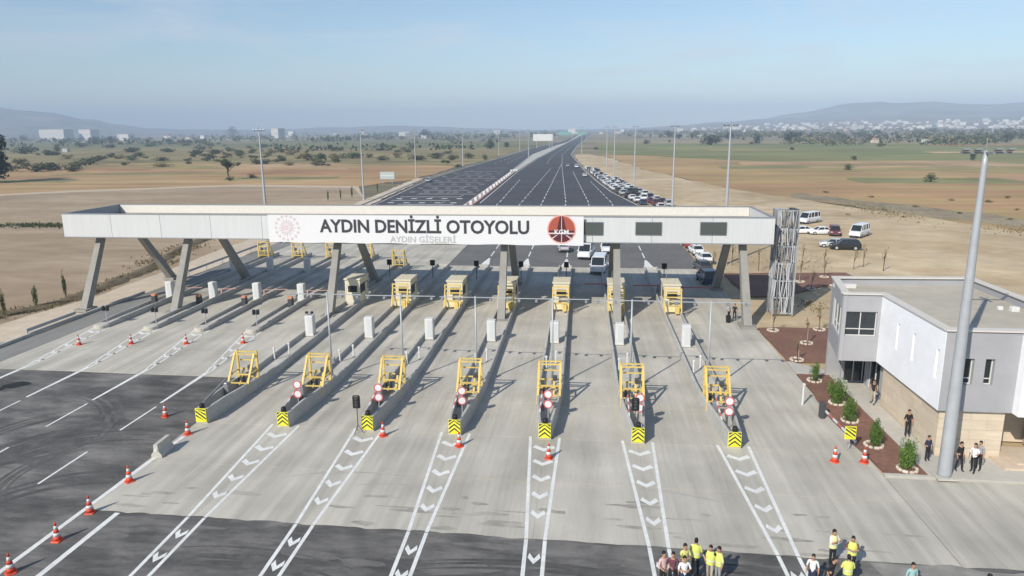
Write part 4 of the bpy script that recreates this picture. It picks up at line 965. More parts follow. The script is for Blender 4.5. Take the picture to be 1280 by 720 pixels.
# three cars on the open lanes and the queue along the right edge
for kind, colr, x, y, lab in [('hatch', 'white', 1.2, 252, 'white car on the open lane beside the queue, nearest of three'), ('suv', 'white', -2.8, 309, 'white car on the open lane, middle of three'), ('hatch', 'silver', -7.4, 316, 'silver car on the open lane, leftmost of three')]:
    vehicle(kind, C(colr), 'car', lab, 'car', (x, y, .004), .03, 'cars on the open lanes')
qr = random.Random(4); cols_ = ['white', 'white', 'silver', 'black', 'dark grey', 'white', 'dark blue', 'maroon', 'silver', 'white', 'black']
seq = {0: ['dark blue', 'white', 'white', 'black', 'silver', 'dark grey', 'white', 'white', 'silver', 'white', 'white', 'silver', 'dark grey', 'white', 'black', 'white'],
       1: ['white', 'maroon', 'maroon', 'white', 'black', 'black', 'dark grey', 'white', 'silver', 'white', 'white', 'black', 'white', 'silver', 'white', 'white']}
seq[2] = ['silver', 'black', 'white', 'dark blue', 'white', 'silver', 'dark grey', 'white', 'white']
for row in (0, 1, 2):
    y = (160.0, 152, 157)[row]
    seq[row] = (seq[row]*2)[:(24, 24, 14)[row]]
    for k in range(len(seq[row])):
        x = interp(RCR, y)+(1.3, 4.2, 7.0)[row]; kind = qr.choice(['sedan', 'hatch', 'suv', 'sedan', 'van' if k in (5, 9, 12) else 'suv'])
        vehicle(kind, C(seq[row][k]), 'queued_car' if kind != 'van' else 'queued_van', f'{seq[row][k]} vehicle in the {("inner", "middle", "outer")[row]} roadside row, {ORD[k]} from the canopy', 'car' if kind != 'van' else 'van', (x, y, -.115), .10+qr.uniform(-.05, .05), 'vehicles lined up along the right road edge')
        y += qr.uniform(5.2, 6.9)
p = gp(548, 219); vehicle('hatch', C('silver'), 'car', 'small silver car at the left edge of the striped carriageway', 'car', (-58.5, 228, .004), math.pi, None)

# ------------------------------------------------------------------ traffic cones
CN = []
b = MB(); b.rbox((0, 0, .035), (.46, .46, .07), .05); CN.append(('base', b.mesh('base', RED)))
b = MB(); b.lathe([(.19, .07), (.155, .28)], 14); b.lathe([(.124, .46), (.094, .64)], 14); b.lathe([(.064, .82), (.034, .98), (.02, 1.0)], 14); CN.append(('cone_body', b.mesh('cone_body', RED, True)))
b = MB(); b.lathe([(.157, .28), (.125, .46)], 14); CN.append(('white_band', b.mesh('white_band', WHITEP, True)))
b = MB(); b.lathe([(.096, .64), (.065, .82)], 14); CN.append(('white_band', b.mesh('white_band', WHITEP, True)))
CONES = [(207, 521, 'on the asphalt left of the diagonal striped board'), (235, 543, 'just in front of the diagonal striped board'), (162, 602, 'second from the pale concrete block along the solid line'), (113, 641, 'third along the solid line at the lower left'), (72, 676, 'fourth along the solid line at the lower left'), (14, 716, 'at the lower left corner of the view'),
         (99, 431, 'before the narrow island nearest to the dirt field'), (164, 430, 'before the second narrow island from the dirt field'), (233, 430, 'before the third narrow island from the dirt field'), (304, 429, 'before the narrow island next to the booth islands'),
         (479, 545, 'beside the third striped nose from the left'), (574, 558, 'before the fourth striped nose from the left'), (686, 573, 'before the fifth striped nose from the left'), (1043, 577, 'leaning barrier end by the planting bed'), (1080, 578, 'at the corner of the planting bed')]
for x, y, lab in CONES:
    p = gp(x, y); t = put('traffic_cone', CN, f'orange and white traffic cone {lab}', 'traffic cone', (p.x, p.y, .005 if lab[:2] != 'xx' else 0), rnd.uniform(0, 1.5), 'traffic cones on the plaza')
    t.scale = (1.05, 1.05, 1.0)
# pale concrete block on the solid line
p = gp(200, 569)
t = thing('jersey_block', 'short pale concrete barrier block standing on the solid line', 'barrier', (p.x, p.y+.3, .014), .05)
b = MB(); b.rings([[(-.33, y, 0), (.33, y, 0), (.33, y, .18), (.16, y, .42), (.12, y, .86), (-.12, y, .86), (-.16, y, .42), (-.33, y, .18)] for y in (-.75, .75)]); b.build('block', PALEC, t)
b = MB(); b.box((0, -.765, .5), (.18, .03, .2)); b.build('reflector', WHITEP, t)

# ------------------------------------------------------------------ signs and booms by the planting bed
t = thing('marker_sign', 'yellow and black diagonal striped marker sign on a post by the planting bed', 'road sign', (gp(1061, 562).x, gp(1061, 562).y, .06))
b = MB(); b.tube((0, .05, 0), (0, .05, 1.3), .035); b.build('post', GALV, t)
p_ = link('sign_plate', pan_d, t, (0, 0, 1.05)); p_.scale = (.85, .85, .85); link('stripes', str_d, p_)
q = thing('fallen_boom', 'red and white boom lying along the edge of the planting bed', 'barrier', (17.25, 37.6, .0), 0)
a, c = Vector((-.35, 2.4, .55)), Vector((.15, -2.1, .3))
for k in range(7): b = MB(); b.beam(a.lerp(c, k/7), a.lerp(c, (k+.98)/7), .1, .12); b.build('boom_segment', REDP if k % 2 else WHITEP, q)
b = MB(); b.rbox((-.5, 2.5, .55), (.34, .5, 1.1), .05); b.build('housing', DARKM, q)
b = MB(); b.beam((.15, -2.1, 0), (.15, -2.1, .3), .07, .07); b.build('rest', DARKM, q)
t = thing('height_post', 'thin white post with dark arm beside the planting bed', 'post', (gp(1003, 506).x, gp(1003, 506).y, 0))
b = MB(); b.tube((0, 0, 0), (0, 0, 1.5), .07); b.build('post', WHITEP, t); b = MB(); b.rbox((0, 0, 1.55), (.2, .2, .12), .03); b.build('cap', WHITEP, t)

# ------------------------------------------------------------------ people
G1, G2 = 'group standing at the end of the hatched strip', 'group standing in vests at the lower right'
def person(label, loc, rz, top, legs, vest=False, arms='down', h=1.8, stride=.0, hair=HAIR, bare=False, sit=False, turn=0, lean=0, group=None):
    if group == G1: loc = (loc[0]-.22, loc[1]-.55, loc[2])
    t = thing('person', label, 'person', loc, rz, group); k = h/1.75
    V = []; Eg = []; Rd = []; tagv = []
    def v(p, r, tg, par=None):
        V.append(Vector(p)*k); Rd.append((r[0]*k, r[1]*k) if isinstance(r, tuple) else (r*k, r*k)); tagv.append(tg)
        if par is not None: Eg.append((par, len(V)-1))
        return len(V)-1
    ln = lean
    pel = v((0, 0, .96), (.145, .115), 'leg'); ab = v((0, -.01-ln*.3, 1.10), (.145, .11), 'top', pel); ch = v((0, -ln*.7, 1.30), (.165, .12), 'top', ab)
    nb = v((0, .01-ln, 1.46), (.085, .075), 'top', ch); nk = v((0, .0-ln*1.1, 1.53), .052, 'skin', nb); hd = v((0, -.012-ln*1.2, 1.58), .06, 'skin', nk)
    hands = []
    for s in (-1, 1):
        sh = v((s*.185, .0-ln*.9, 1.41), .062, 'top', ch)
        if arms == 'down': el, wr, fd = (s*.245, .03, 1.13), (s*.25, -.04, .90), (0, -.15, -1)
        elif arms == 'fold': el, wr, fd = (s*.26, -.05, 1.15), (s*.04, -.24, 1.18), (-s*.9, -.2, .1)
        elif arms == 'up': el, wr, fd = (s*.24, -.12, 1.18), (s*.13, -.30, 1.36), (-s*.2, -.4, .8)
        elif arms == 'point': el, wr, fd = ((s*.27, -.18, 1.24), (s*.30, -.46, 1.28), (0, -1, .1)) if s > 0 else ((s*.245, .03, 1.13), (s*.25, -.04, .90), (0, -.15, -1))
        elif arms == 'hips': el, wr, fd = (s*.36, .10, 1.18), (s*.21, -.03, 1.02), (-s*.6, -.5, -.3)
        else: el, wr, fd = (s*.25, -.03, 1.14), (s*.2, -.24, 1.06), (-s*.2, -.9, .2)
        e = v(el, .046, 'skin' if bare else 'top', sh); w_ = v(wr, .032, 'skin', e); fd = Vector(fd).normalized()
        pm_ = v(Vector(wr)+fd*.06, (.04, .025), 'skin', w_); hands.append((Vector(wr)+fd*.075, fd, s))
        st = stride*s; hp = v((s*.095, 0, .90), .085, 'leg', pel)
        kn = v((s*.11, -st*.5-.015, .50), .062, 'leg', hp); an = v((s*.115, -st*.9+.02+(.0 if st <= 0 else -.02), .10), .045, 'leg', kn); to = v((s*.13, -st*.9-.13, .045), (.042, .036), 'shoe', an)
    me = bpy.data.meshes.new('body'); me.from_pydata([tuple(x) for x in V], Eg, [])
    o = bpy.data.objects.new('tmp', me); col.objects.link(o); md = o.modifiers.new('s', 'SKIN'); 
    sv = me.skin_vertices[0].data if me.skin_vertices else None
    if sv is None:
        bm = bmesh.new(); bm.from_mesh(me); bm.verts.layers.skin.verify(); bm.to_mesh(me); bm.free(); sv = me.skin_vertices[0].data
    for i, r_ in enumerate(Rd): sv[i].radius = r_; sv[i].use_root = (i == 0)
    md.use_smooth_shade = True; sd = o.modifiers.new('d', 'SUBSURF'); sd.levels = 1; sd.render_levels = 1
    dg = bpy.context.evaluated_depsgraph_get(); bm_ = bpy.data.meshes.new_from_object(o.evaluated_get(dg)); bpy.data.objects.remove(o)
    mats_ = {'skin': 0, 'top': 1, 'leg': 2, 'shoe': 3}; B = MB(); vs = [x.co.copy() for x in bm_.vertices]
    segs = [(V[a], V[c], tagv[c]) for a, c in Eg if True]
    fs = [tuple(p.vertices) for p in bm_.polygons]
    o0 = len(B.v); B.v.extend(vs); B.f.extend(fs)
    for f in fs:
        c = sum((vs[i] for i in f), Vector())/len(f); best = None
        for a, d, tg in segs:
            q = d-a; u = max(0, min(1, (c-a).dot(q)/max(1e-9, q.dot(q)))); ds = (c-a-q*u).length
            if best is None or ds < best[0]: best = (ds, tg)
        B.m.append(mats_[best[1]])
    bpy.data.meshes.remove(bm_)
    # fingers, head, nose, ears, eyes
    for p, fd, s in hands:
        sd_ = fd.cross(Vector((0, 0, 1))) if abs(fd.z) < .9 else Vector((0, 1, 0)); sd_ = sd_.normalized(); up = sd_.cross(fd).normalized()
        for q, l in ((-1.5, .065), (-.5, .078), (.5, .072), (1.5, .055)):
            a = (p+sd_*q*.017)*k; m1 = a+fd*l*.55*k; m2 = m1+(fd*.75-up*.5*(1 if up.y > 0 else -1)).normalized()*l*.45*k
            B.tube(a, m1, .009*k, .0085*k, 6, 0); B.tube(m1, m2, .0085*k, .006*k, 6, 0)
        a = (p-fd*.045+sd_*(-.03)*s)*k; m1 = a+(fd*.6-sd_*s*.8).normalized()*.04*k; B.tube(a, m1, .011*k, .009*k, 6, 0); B.tube(m1, m1+fd*.03*k, .009*k, .007*k, 6, 0)
    HC = Vector((0, -.02-ln*1.3, 1.635))*k; Rz = Matrix.Rotation(turn, 3, 'Z')
    def HP(x, y, z): return HC+Rz @ (Vector((x, y, z))*k)
    n = 14; rings = []
    for z, rx, ry, oy in ((-.125, .022, .03, -.035), (-.115, .045, .055, -.02), (-.07, .062, .08, -.008), (-.02, .072, .09, 0), (.03, .076, .096, .002), (.08, .068, .086, .006), (.108, .045, .058, .008), (.12, .015, .02, .008)):
        rings.append([HP(rx*math.cos(2*math.pi*j/n), oy+ry*math.sin(2*math.pi*j/n), z) for j in range(n)])
    B.rings(rings, 0)
    B.add([HP(-.012, -.088, -.035), HP(.012, -.088, -.035), HP(0, -.116, -.032), HP(0, -.088, .02)], [(0, 1, 2), (0, 2, 3), (2, 1, 3)], 0)
    for s in (-1, 1):
        B.tube(HP(s*.07, .01, -.01), HP(s*.086, .016, -.005), .024*k, .016*k, 6, 0)
        B.add([HP(s*.03-.012, -.0945, .006), HP(s*.03+.012, -.0945, .006), HP(s*.03+.012, -.0945, .016), HP(s*.03-.012, -.0945, .016)], [(0, 1, 2, 3)], 4)
    B.add([HP(-.022, -.083, -.066), HP(.022, -.083, -.066), HP(.018, -.083, -.06), HP(-.018, -.083, -.06)], [(0, 1, 2, 3)], 4)
    B.build('body', [SKIN, top, legs, RUB, HAIR], t, smooth=True)
    b = MB(); rings = []
    for z, rx, ry, oy in ((-.06, .066, .05, .05), (.0, .08, .07, .035), (.045, .084, .098, .012), (.09, .074, .09, .008), (.122, .05, .062, .008), (.134, .012, .015, .008)):
        rings.append([HP(rx*math.cos(2*math.pi*j/n), oy+ry*math.sin(2*math.pi*j/n), z) for j in range(n)])
    b.rings(rings); b.build('hair', hair, t, smooth=True)
    if vest:
        b = MB(); n = 16; rings = []
        for z, rx, ry, oy in ((.90, .195, .155, 0), (1.05, .195, .15, -ln*.3), (1.22, .205, .155, -ln*.6), (1.36, .20, .145, -ln*.85), (1.455, .155, .105, .005-ln), (1.485, .09, .09, .01-ln)):
            rings.append([Vector((rx*math.cos(2*math.pi*j/n), oy+ry*math.sin(2*math.pi*j/n), z))*k for j in range(n)])
        b.rings(rings, caps=(False, False)); b.build('vest', HIVIS if vest is True else vest, t, smooth=True)
        b = MB(); rings = [[Vector((.203*math.cos(2*math.pi*j/n), -ln*.4+.158*math.sin(2*math.pi*j/n), z))*k for j in range(n)] for z in (1.06, 1.11)]
        b.rings(rings, caps=(False, False)); b.build('reflective_band', SILV, t, smooth=True)
    return t
WC, BK, NV, GY, KH, JN, PK = cloth('white', (.72, .72, .72)), cloth('black', (.02, .02, .023)), cloth('navy', (.03, .04, .08)), cloth('grey', (.30, .30, .31)), cloth('khaki', (.42, .37, .29)), cloth('jeans', (.08, .12, .2)), cloth('pink', (.62, .42, .42))
YL = cloth('yellow', (.68, .68, .22)); TQ = cloth('turquoise', (.30, .50, .48))
G1, G2 = 'group standing at the end of the hatched strip', 'group standing in vests at the lower right'
person('person in a pale pink shirt at the left end of the hatched strip group', (4.05, 22.9, 0), .6, PK, BK, group=G1, arms='front')
person('person in a dark open jacket over pale shirt, second from left by the hatched strip', (4.45, 22.9, 0), -.2, cloth('plum', (.14, .05, .07)), BK, group=G1)
person('person in a white patterned shirt and dark trousers by the hatched strip', (4.9, 22.7, 0), .2, WC, NV, group=G1, arms='fold')
person('person in a pale yellow shirt and khaki trousers with folded arms', (5.05, 23.5, 0), .5, YL, KH, group=G1, arms='fold')
person('person in a hi-vis vest and black trousers facing the group by the hatched strip', (5.6, 23.9, 0), 2.8, YL, BK, True, group=G1, arms='front')
person('person with a hi-vis vest over a black top and khaki trousers, third from right', (6.15, 23.5, 0), -.5, BK, KH, HIVIS, group=G1, stride=.14, arms='hips')
person('person in a yellow vest and grey trousers at the right end of the group', (6.5, 23.45, 0), -1.1, YL, GY, True, group=G1)
person('person in a hi-vis vest seen from behind with jeans, lower right group', (11.65, 22.9, 0), 3.1, YL, JN, True, group=G2, arms='front', h=1.8)
person('person in a white top and pale vest at the back of the lower right group', (11.7, 24.6, 0), .5, WC, BK, cloth('pale_vest', (.72, .74, .35)), group=G2, arms='up')
person('person with crossed arms, brown scarf and hi-vis vest in the lower right group', (12.35, 24.2, 0), -.3, cloth('brown', (.16, .06, .05)), BK, True, group=G2, arms='fold')
person('person in a white top with long dark hair at the bottom edge', (10.25, 23.0, 0), -.4, WC, NV, group=G2, arms='down', h=1.66)
person('person in black bending beside the white top at the bottom edge', (10.9, 22.8, 0), .9, BK, BK, group=G2, lean=.1)
person('person in a turquoise top beside the white bar at the bottom edge', (14.2, 22.85, 0), .2, TQ, NV, group=G2, h=1.68)
person('person in dark clothes alone near the right bottom corner', (16.9, 22.4, 0), .8, BK, BK, h=1.72)
person('person in a dark suit standing beside the right canopy column', (16.0, 61.4, 0), -.6, BK, BK, group='pair by the right column', h=1.78)
person('person in a light shirt and black trousers left of the dark suit by the column', (15.35, 61.2, 0), .8, cloth('light_blue', (.38, .42, .48)), BK, group='pair by the right column')
person('person with a bag walking from the office entrance in shorts and black top', (21.05, 42.0, .105), -.5, BK, KH, stride=.2, arms='front', bare=True)
person('person in black standing at the stone wall of the office', (21.1, 37.3, .105), .2, BK, BK)
person('person in dark jacket right behind the big light mast', (21.95, 33.3, .105), .5, BK, BK, group='people before the stone wall', stride=.12)
person('person in a white shirt gesturing before the stone wall', (22.65, 33.2, .105), -.9, WC, BK, group='people before the stone wall', arms='point', stride=.12)
person('person in a grey top at the right of the white shirt', (23.1, 33.5, .105), -1.1, GY, BK, group='people before the stone wall')
person('person in dark clothes low at the left of the big light mast', (20.75, 34.3, .105), .4, NV, BK, h=1.6)
p = (15.2, 60.6, 0); t = thing('litter_bin', 'small black bin on the ground beside the two people at the column', 'bin', p)
b = MB(); b.lathe([(.16, 0), (.22, .06), (.25, .62), (.22, .66)], 12); b.build('bin_body', BLACK, t); b = MB(); b.lathe([(.27, .66), (.27, .72), (.1, .8)], 12); b.build('lid', BLACK, t)
# ------------------------------------------------------------------ vegetation
def leaves(b, n, lobes, size, rr, mi=0, flat=.0):
    for _ in range(n):
        c, r_ = rr.choice(lobes); th = rr.uniform(0, 6.283); u = rr.uniform(-1, 1); q = rr.random()**.4; s_ = math.sqrt(1-u*u)
        p = Vector((c[0]+r_[0]*q*s_*math.cos(th), c[1]+r_[1]*q*s_*math.sin(th), c[2]+r_[2]*q*u))
        sz = size*rr.uniform(.55, 1.25); E = Euler((rr.uniform(-1.3, 1.3), rr.uniform(-1.3, 1.3), rr.uniform(0, 6.28))).to_matrix()
        vs = [p+E @ Vector(v)*sz for v in ((-.5, 0, 0), (0, -.28, .05), (.55, 0, 0), (0, .28, .05))]
        b.add(vs, [(0, 1, 2, 3)], mi)
def limb(b, p, q, r0, r1, rr, n=3):
    p, q = Vector(p), Vector(q); last = p; rl = r0
    for k in range(1, n+1):
        t = k/n; c = p.lerp(q, t)+Vector((rr.uniform(-1, 1), rr.uniform(-1, 1), 0))*(p-q).length*.04; r_ = r0+(r1-r0)*t
        b.tube(last, c, rl, r_, 6); last, rl = c, r_
def make_bush(seed, n, size, w=1.0, h=.75, lob=7):
    rr = random.Random(seed); L_ = []
    for k in range(lob):
        a = rr.uniform(0, 6.28); d = rr.uniform(.0, .62)*w*.5; hh = rr.uniform(.35, .9)
        L_.append(((d*math.cos(a), d*math.sin(a), h*hh*.6), (w*rr.uniform(.16, .3), w*rr.uniform(.16, .3), h*rr.uniform(.22, .42))))
    b = MB(); leaves(b, n, L_, size, rr); st = MB()
    for k in range(5):
        c, _r2 = rr.choice(L_); limb(st, (0, 0, -.02), (c[0]*.8, c[1]*.8, c[2]), .03*w, .008*w, rr, 2)
    return b, st
def make_tree(seed, n, size, trunk=.35, w=.75, lob=10, sparse=1.0):
    rr = random.Random(seed); L_ = []; st = MB(); limb(st, (0, 0, 0), (rr.uniform(-.03, .03), 0, trunk+.25), .035, .015, rr, 4)
    for k in range(lob):
        a = rr.uniform(0, 6.28); d = rr.uniform(.05, .42)*w; z = trunk+rr.uniform(.05, 1-trunk-.12)
        L_.append(((d*math.cos(a), d*math.sin(a), z), (w*rr.uniform(.13, .24), w*rr.uniform(.13, .24), rr.uniform(.07, .14))))
        limb(st, (0, 0, trunk*rr.uniform(.6, 1.1)), (d*math.cos(a)*.9, d*math.sin(a)*.9, z), .016, .005, rr, 2)
    b = MB(); leaves(b, int(n*sparse), L_, size, rr); return b, st
BUSH = {}
def bush_proto(key, f, lm):
    if key not in BUSH:
        cr_, st = f(); BUSH[key] = (cr_.mesh('foliage', lm), st.mesh('stem', BARK, True))
    return BUSH[key]
LM_ = {'o': LEAF_O, 'g': LEAF_G, 'd': LEAF_D, 'y': LEAF_Y, 's': LEAF_S}
def plant(name, label, cat, x, y, w_, h_, proto, group=None, z=-.15, rz=None):
    t = thing(name, label, cat, (x, y, z), rnd.uniform(0, 6.28) if rz is None else rz, group); t.scale = (w_, w_, h_)
    tree = name.endswith('tree') or name == 'sapling'
    link('crown' if tree else 'foliage', proto[0], t); link('trunk' if tree else 'stem', proto[1], t); return t
def pxw(px_, py_):
    p = gp(px_, py_); return p, (IMG_STRETCH @ p-CP).dot(FW)/CAM_F
# big dark tree at the left margin and the small trees of the field
p, s = pxw(1, 228)
plant('dark_tree', 'tall dark dense tree at the left margin of the fields', 'tree', p.x-4, p.y, 25, 21, bush_proto('bt', lambda: make_tree(3, 3600, .075, .06, .8, 26), LEAF_D))
p, s = pxw(286, 224); plant('field_tree', 'small green tree with bare trunk in the dry field left of the canopy roof', 'tree', p.x, p.y, 30*s, 27*s, bush_proto('ft', lambda: make_tree(9, 420, .10, .45, .9, 8), LEAF_G))
p, s = pxw(316, 222); plant('bush', 'small lone dark bush in the dry field near the thick left mast', 'bush', p.x, p.y, 14*s, 9*s, bush_proto('b1', lambda: make_bush(1, 260, .13), LEAF_O))
p, s = pxw(287, 225); plant('bush', 'low bush at the foot of the small bare trunk tree', 'bush', p.x+1, p.y-1.5, 13*s, 9*s, bush_proto('b2', lambda: make_bush(2, 260, .13), LEAF_O))
LB = [(22, 205, 34, 9), (45, 214, 46, 13), (68, 212, 30, 11), (98, 210, 26, 12), (112, 206, 28, 12), (28, 192, 36, 10), (60, 194, 22, 8), (125, 200, 24, 7), (150, 198, 20, 6), (175, 196, 20, 6), (205, 208, 30, 6), (200, 201, 22, 6), (165, 190, 36, 7), (210, 190, 24, 6),
      (245, 193, 30, 7), (270, 192, 20, 6), (262, 199, 18, 8), (300, 192, 22, 6), (322, 205, 18, 9), (333, 205, 14, 8), (350, 201, 16, 8), (365, 193, 22, 7), (385, 200, 26, 13), (402, 202, 22, 12), (418, 200, 24, 10), (440, 198, 30, 9), (460, 197, 18, 7), (480, 200, 22, 7), (495, 197, 20, 8), (520, 200, 30, 8), (545, 198, 24, 9), (565, 200, 20, 8), (585, 198, 18, 8), (508, 190, 16, 5), (560, 192, 14, 5),
      (140, 185, 20, 5), (100, 184, 18, 6), (190, 183, 22, 5), (230, 182, 20, 5), (330, 184, 22, 5), (90, 214, 22, 8), (15, 214, 26, 9), (155, 206, 14, 4), (236, 205, 12, 4)]
rr = random.Random(6)
for k, (x, y, w_, h_) in enumerate(LB):
    p, s = pxw(x, y); kd = rr.choice(['o', 'o', 'g', 'o', 'y']); sd = rr.randint(0, 4)
    side = 'beside the dark tree' if x < 60 else ('in the far scrub field left of the canopy' if x < 330 else 'in the far scrub between the left masts')
    plant('bush', f'{"dry yellowish" if kd == "y" else ("olive" if kd == "o" else "green")} scrub bush {side}', 'bush', p.x, p.y, w_*s*1.1, h_*s*1.5, bush_proto(('f', kd, sd), lambda: make_bush(20+sd, 300, .12), LM_[kd]), f'{kd} scrub bushes {side}'.replace('o scrub', 'olive scrub').replace('g scrub', 'green scrub').replace('y scrub', 'dry scrub'), -.2)
br = random.Random(19)
for c in range(15):
    cx_, cy_ = br.uniform(-10, 590), br.uniform(183, 211)
    for k in range(br.randint(3, 8)):
        x, y = cx_+br.gauss(0, 16), max(180, min(212, cy_+br.gauss(0, 2.2)))
        if x > 640-(y-180)*2.2: continue
        p, s = pxw(x, y); kd = br.choice('ooogy'); sd = br.randint(0, 4); w_ = br.uniform(6, 20)
        plant('bush', 'small low bush of the ragged scrub clumps across the left fields', 'bush', p.x, p.y, w_*s, w_*s*br.uniform(.3, .55), bush_proto(('f', kd, sd), lambda: make_bush(20+sd, 300, .12), LM_[kd]), 'ragged low scrub in the left fields', -.2)
for x, y, w_, h_, lab in [(613, 186, 17, 12, 'round dark bush left of the motorway'), (634, 184, 12, 8, 'smaller round bush next to the round dark one'), (607, 200, 10, 9, 'bush at the left road edge far away'), (888, 181, 30, 15, 'dark bushy tree in the right fields, leftmost'), (946, 179, 18, 12, 'dark bushy tree in the right fields, second'), (990, 177, 30, 16, 'big dark bushy tree in the right fields'),
                          (1060, 212, 15, 8, 'green bush in the right stubble field'), (1163, 227, 18, 12, 'round green bush left of the nearest mast top'), (1216, 200, 13, 13, 'olive bush behind the nearest mast top'), (1068, 200, 10, 7, 'small bush at the edge of the green field'), (1258, 178, 18, 15, 'dark tree near the right margin'), (808, 180, 10, 7, 'dark bush beside the far right road edge'), (745, 187, 7, 4, 'tiny dark bush on the right road shoulder'), (1100, 183, 14, 4, 'low bush before the far tree belt'), (990, 187, 9, 4, 'low dark bush at the near edge of the tree belt'),
                          (532, 172, 18, 13, 'dark tree beside a white farmhouse left of the road'), (72, 190, 10, 12, 'ragged tree in the left fields'), (118, 181, 16, 12, 'round tree in the left fields'), (140, 180, 14, 12, 'leafy tree right of the round one in the left fields'), (30, 176, 12, 9, 'tree on the horizon at the far left'), (291, 170, 18, 12, 'large tree on the horizon left of the first mast')]:
    p, s = pxw(x, y); sd = rr.randint(0, 2); kd = 'g' if 'green' in lab else ('d' if 'dark' in lab else 'o')
    plant('bush' if 'bush' in lab.split(',')[0].replace('bushy', '') else 'field_tree', lab, 'bush' if 'bush' in lab.replace('bushy', '') else 'tree', p.x, p.y, w_*s*1.1, h_*s*1.15, bush_proto(('h', kd, sd), lambda: make_bush(40+sd, 380, .11, 1, 1.0, 9), LM_[kd]), None, -.2)
rr = random.Random(9)
for k in range(44):
    x = rr.uniform(1010, 1330) if k < 34 else rr.uniform(830, 1010); y = rr.uniform(166, 180) if k < 34 else rr.uniform(170, 180)
    p, s = pxw(x, y); sd = rr.randint(0, 4); kd = rr.choice('oogd'); w_ = rr.uniform(7, 20)
    plant('field_tree', 'small olive green tree of the scattered belt behind the right green field', 'tree', p.x, p.y, w_*s, w_*s*rr.uniform(.55, .8), bush_proto(('f', kd, sd), lambda: make_bush(20+sd, 300, .12), LM_[kd]), 'scattered trees behind the right green field', -.2)
# dry weeds on the right field edge and dirt
for x, y, w_, h_ in [(1105, 262, 12, 5), (1145, 258, 16, 5), (1190, 250, 14, 5), (1235, 252, 18, 6), (1258, 247, 14, 6), (1270, 262, 12, 5), (1200, 266, 12, 4), (1090, 246, 14, 4), (1032, 240, 12, 4), (1130, 271, 10, 4), (1262, 274, 14, 5), (1060, 268, 10, 4)]:
    p, s = pxw(x, y); plant('bush', 'low dry weed clump on the edge of the sandy ground at right', 'bush', p.x, p.y, w_*s, h_*s, bush_proto(('y', x % 3), lambda: make_bush(60+x % 3, 240, .10), LEAF_Y if x % 2 else LEAF_O), 'dry weed clumps at the sand edge', -.14)
# far belts that read as one mass
def belt(name, label, areas, mats_, seed):
    rr = random.Random(seed); b = MB()
    for th0, th1, d0, d1, n in areas:
        for k in range(n):
            if k % 9 == 0: tc_, dc_ = rr.uniform(ang(th0), ang(th1)), d0*(d1/d0)**rr.random()
            th = tc_+rr.gauss(0, .018); d = max(d0*.9, dc_*(1+rr.gauss(0, .03))); x, y = d*math.sin(th), d*math.cos(th); w_ = rr.uniform(4, 11)*(1+d/3500); h_ = rr.uniform(3, 7)*(1+d/4500)
            if -85 < x-interp(RCL, y) < 60: continue
            for j in range(12):
                q = Vector((x+rr.gauss(0, .3)*w_, y+rr.gauss(0, .3)*w_, h_*rr.uniform(0, .85))); E = Euler((rr.uniform(-1.2, 1.2), rr.uniform(-1.2, 1.2), rr.uniform(0, 6.3))).to_matrix(); sz = h_*rr.uniform(.35, .7)
                b.add([q+E @ Vector(v)*sz for v in ((-.5, 0, 0), (0, -.4, .1), (.5, 0, 0), (0, .4, .1))], [(0, 1, 2, 3)], rr.randint(0, len(mats_)-1))
    o = b.build(name, mats_); o['kind'] = 'stuff'; o['label'] = label; o['category'] = 'trees'; return o
belt('far_tree_belt', 'far dark green belt of trees along the left horizon', [(-60, 700, 1300, 4200, 800), (-60, 640, 700, 1200, 60)], [LEAF_O, LEAF_G, LEAF_D], 3)
belt('far_tree_belt', 'far grey green belt of trees below the town at right', [(770, 1360, 1100, 3200, 1000), (1000, 1360, 760, 1100, 100)], [LEAF_O, LEAF_G, LEAF_Y, LEAF_O], 4)
def tufts(name, label, spots, m, seed):
    rr = random.Random(seed); b = MB()
    for (x, y, sx, sy, n, h) in spots:
        for k in range(n):
            px_, py_ = x+rr.gauss(0, sx), y+rr.gauss(0, sy)
            for j in range(5):
                a = rr.uniform(0, 6.28); hh = h*rr.uniform(.5, 1.2); l = hh*rr.uniform(.3, .8); c, s = math.cos(a), math.sin(a); w_ = hh*.16
                b.add([(px_-s*w_, py_+c*w_, -.12), (px_+s*w_, py_-c*w_, -.12), (px_+c*l, py_+s*l, -.12+hh)], [(0, 1, 2)])
    o = b.build(name, m); o['kind'] = 'stuff'; o['label'] = label; o['category'] = 'grass'
tufts('dry_grass', 'dry grass and weeds along the dark ditch at left', [(-64, 56, .7, 2, 200, .35), (-61.8, 64, .6, 3, 260, .35), (-63.2, 78, .7, 4, 320, .38), (-67, 90, .8, 4, 320, .4), (-70.5, 106, 1, 8, 320, .4), (-66, 48, 1, 3, 120, .3)], [LEAF_Y], 2)
tufts('green_weeds', 'strip of green weeds on the dirt left of the canopy end', [(-118, 118, 7, 1.6, 500, .5), (-106, 120, 4, 1.2, 200, .4)], [LEAF_G], 3)
tufts('dry_grass', 'sparse dry weeds on the sand behind the office and tower', [(32, 92, 3, 3, 90, .25), (26, 68, 1, 1.5, 80, .25), (70, 150, 2.5, 8, 300, .35), (86, 122, 5, 3, 300, .35)], [LEAF_Y], 5)
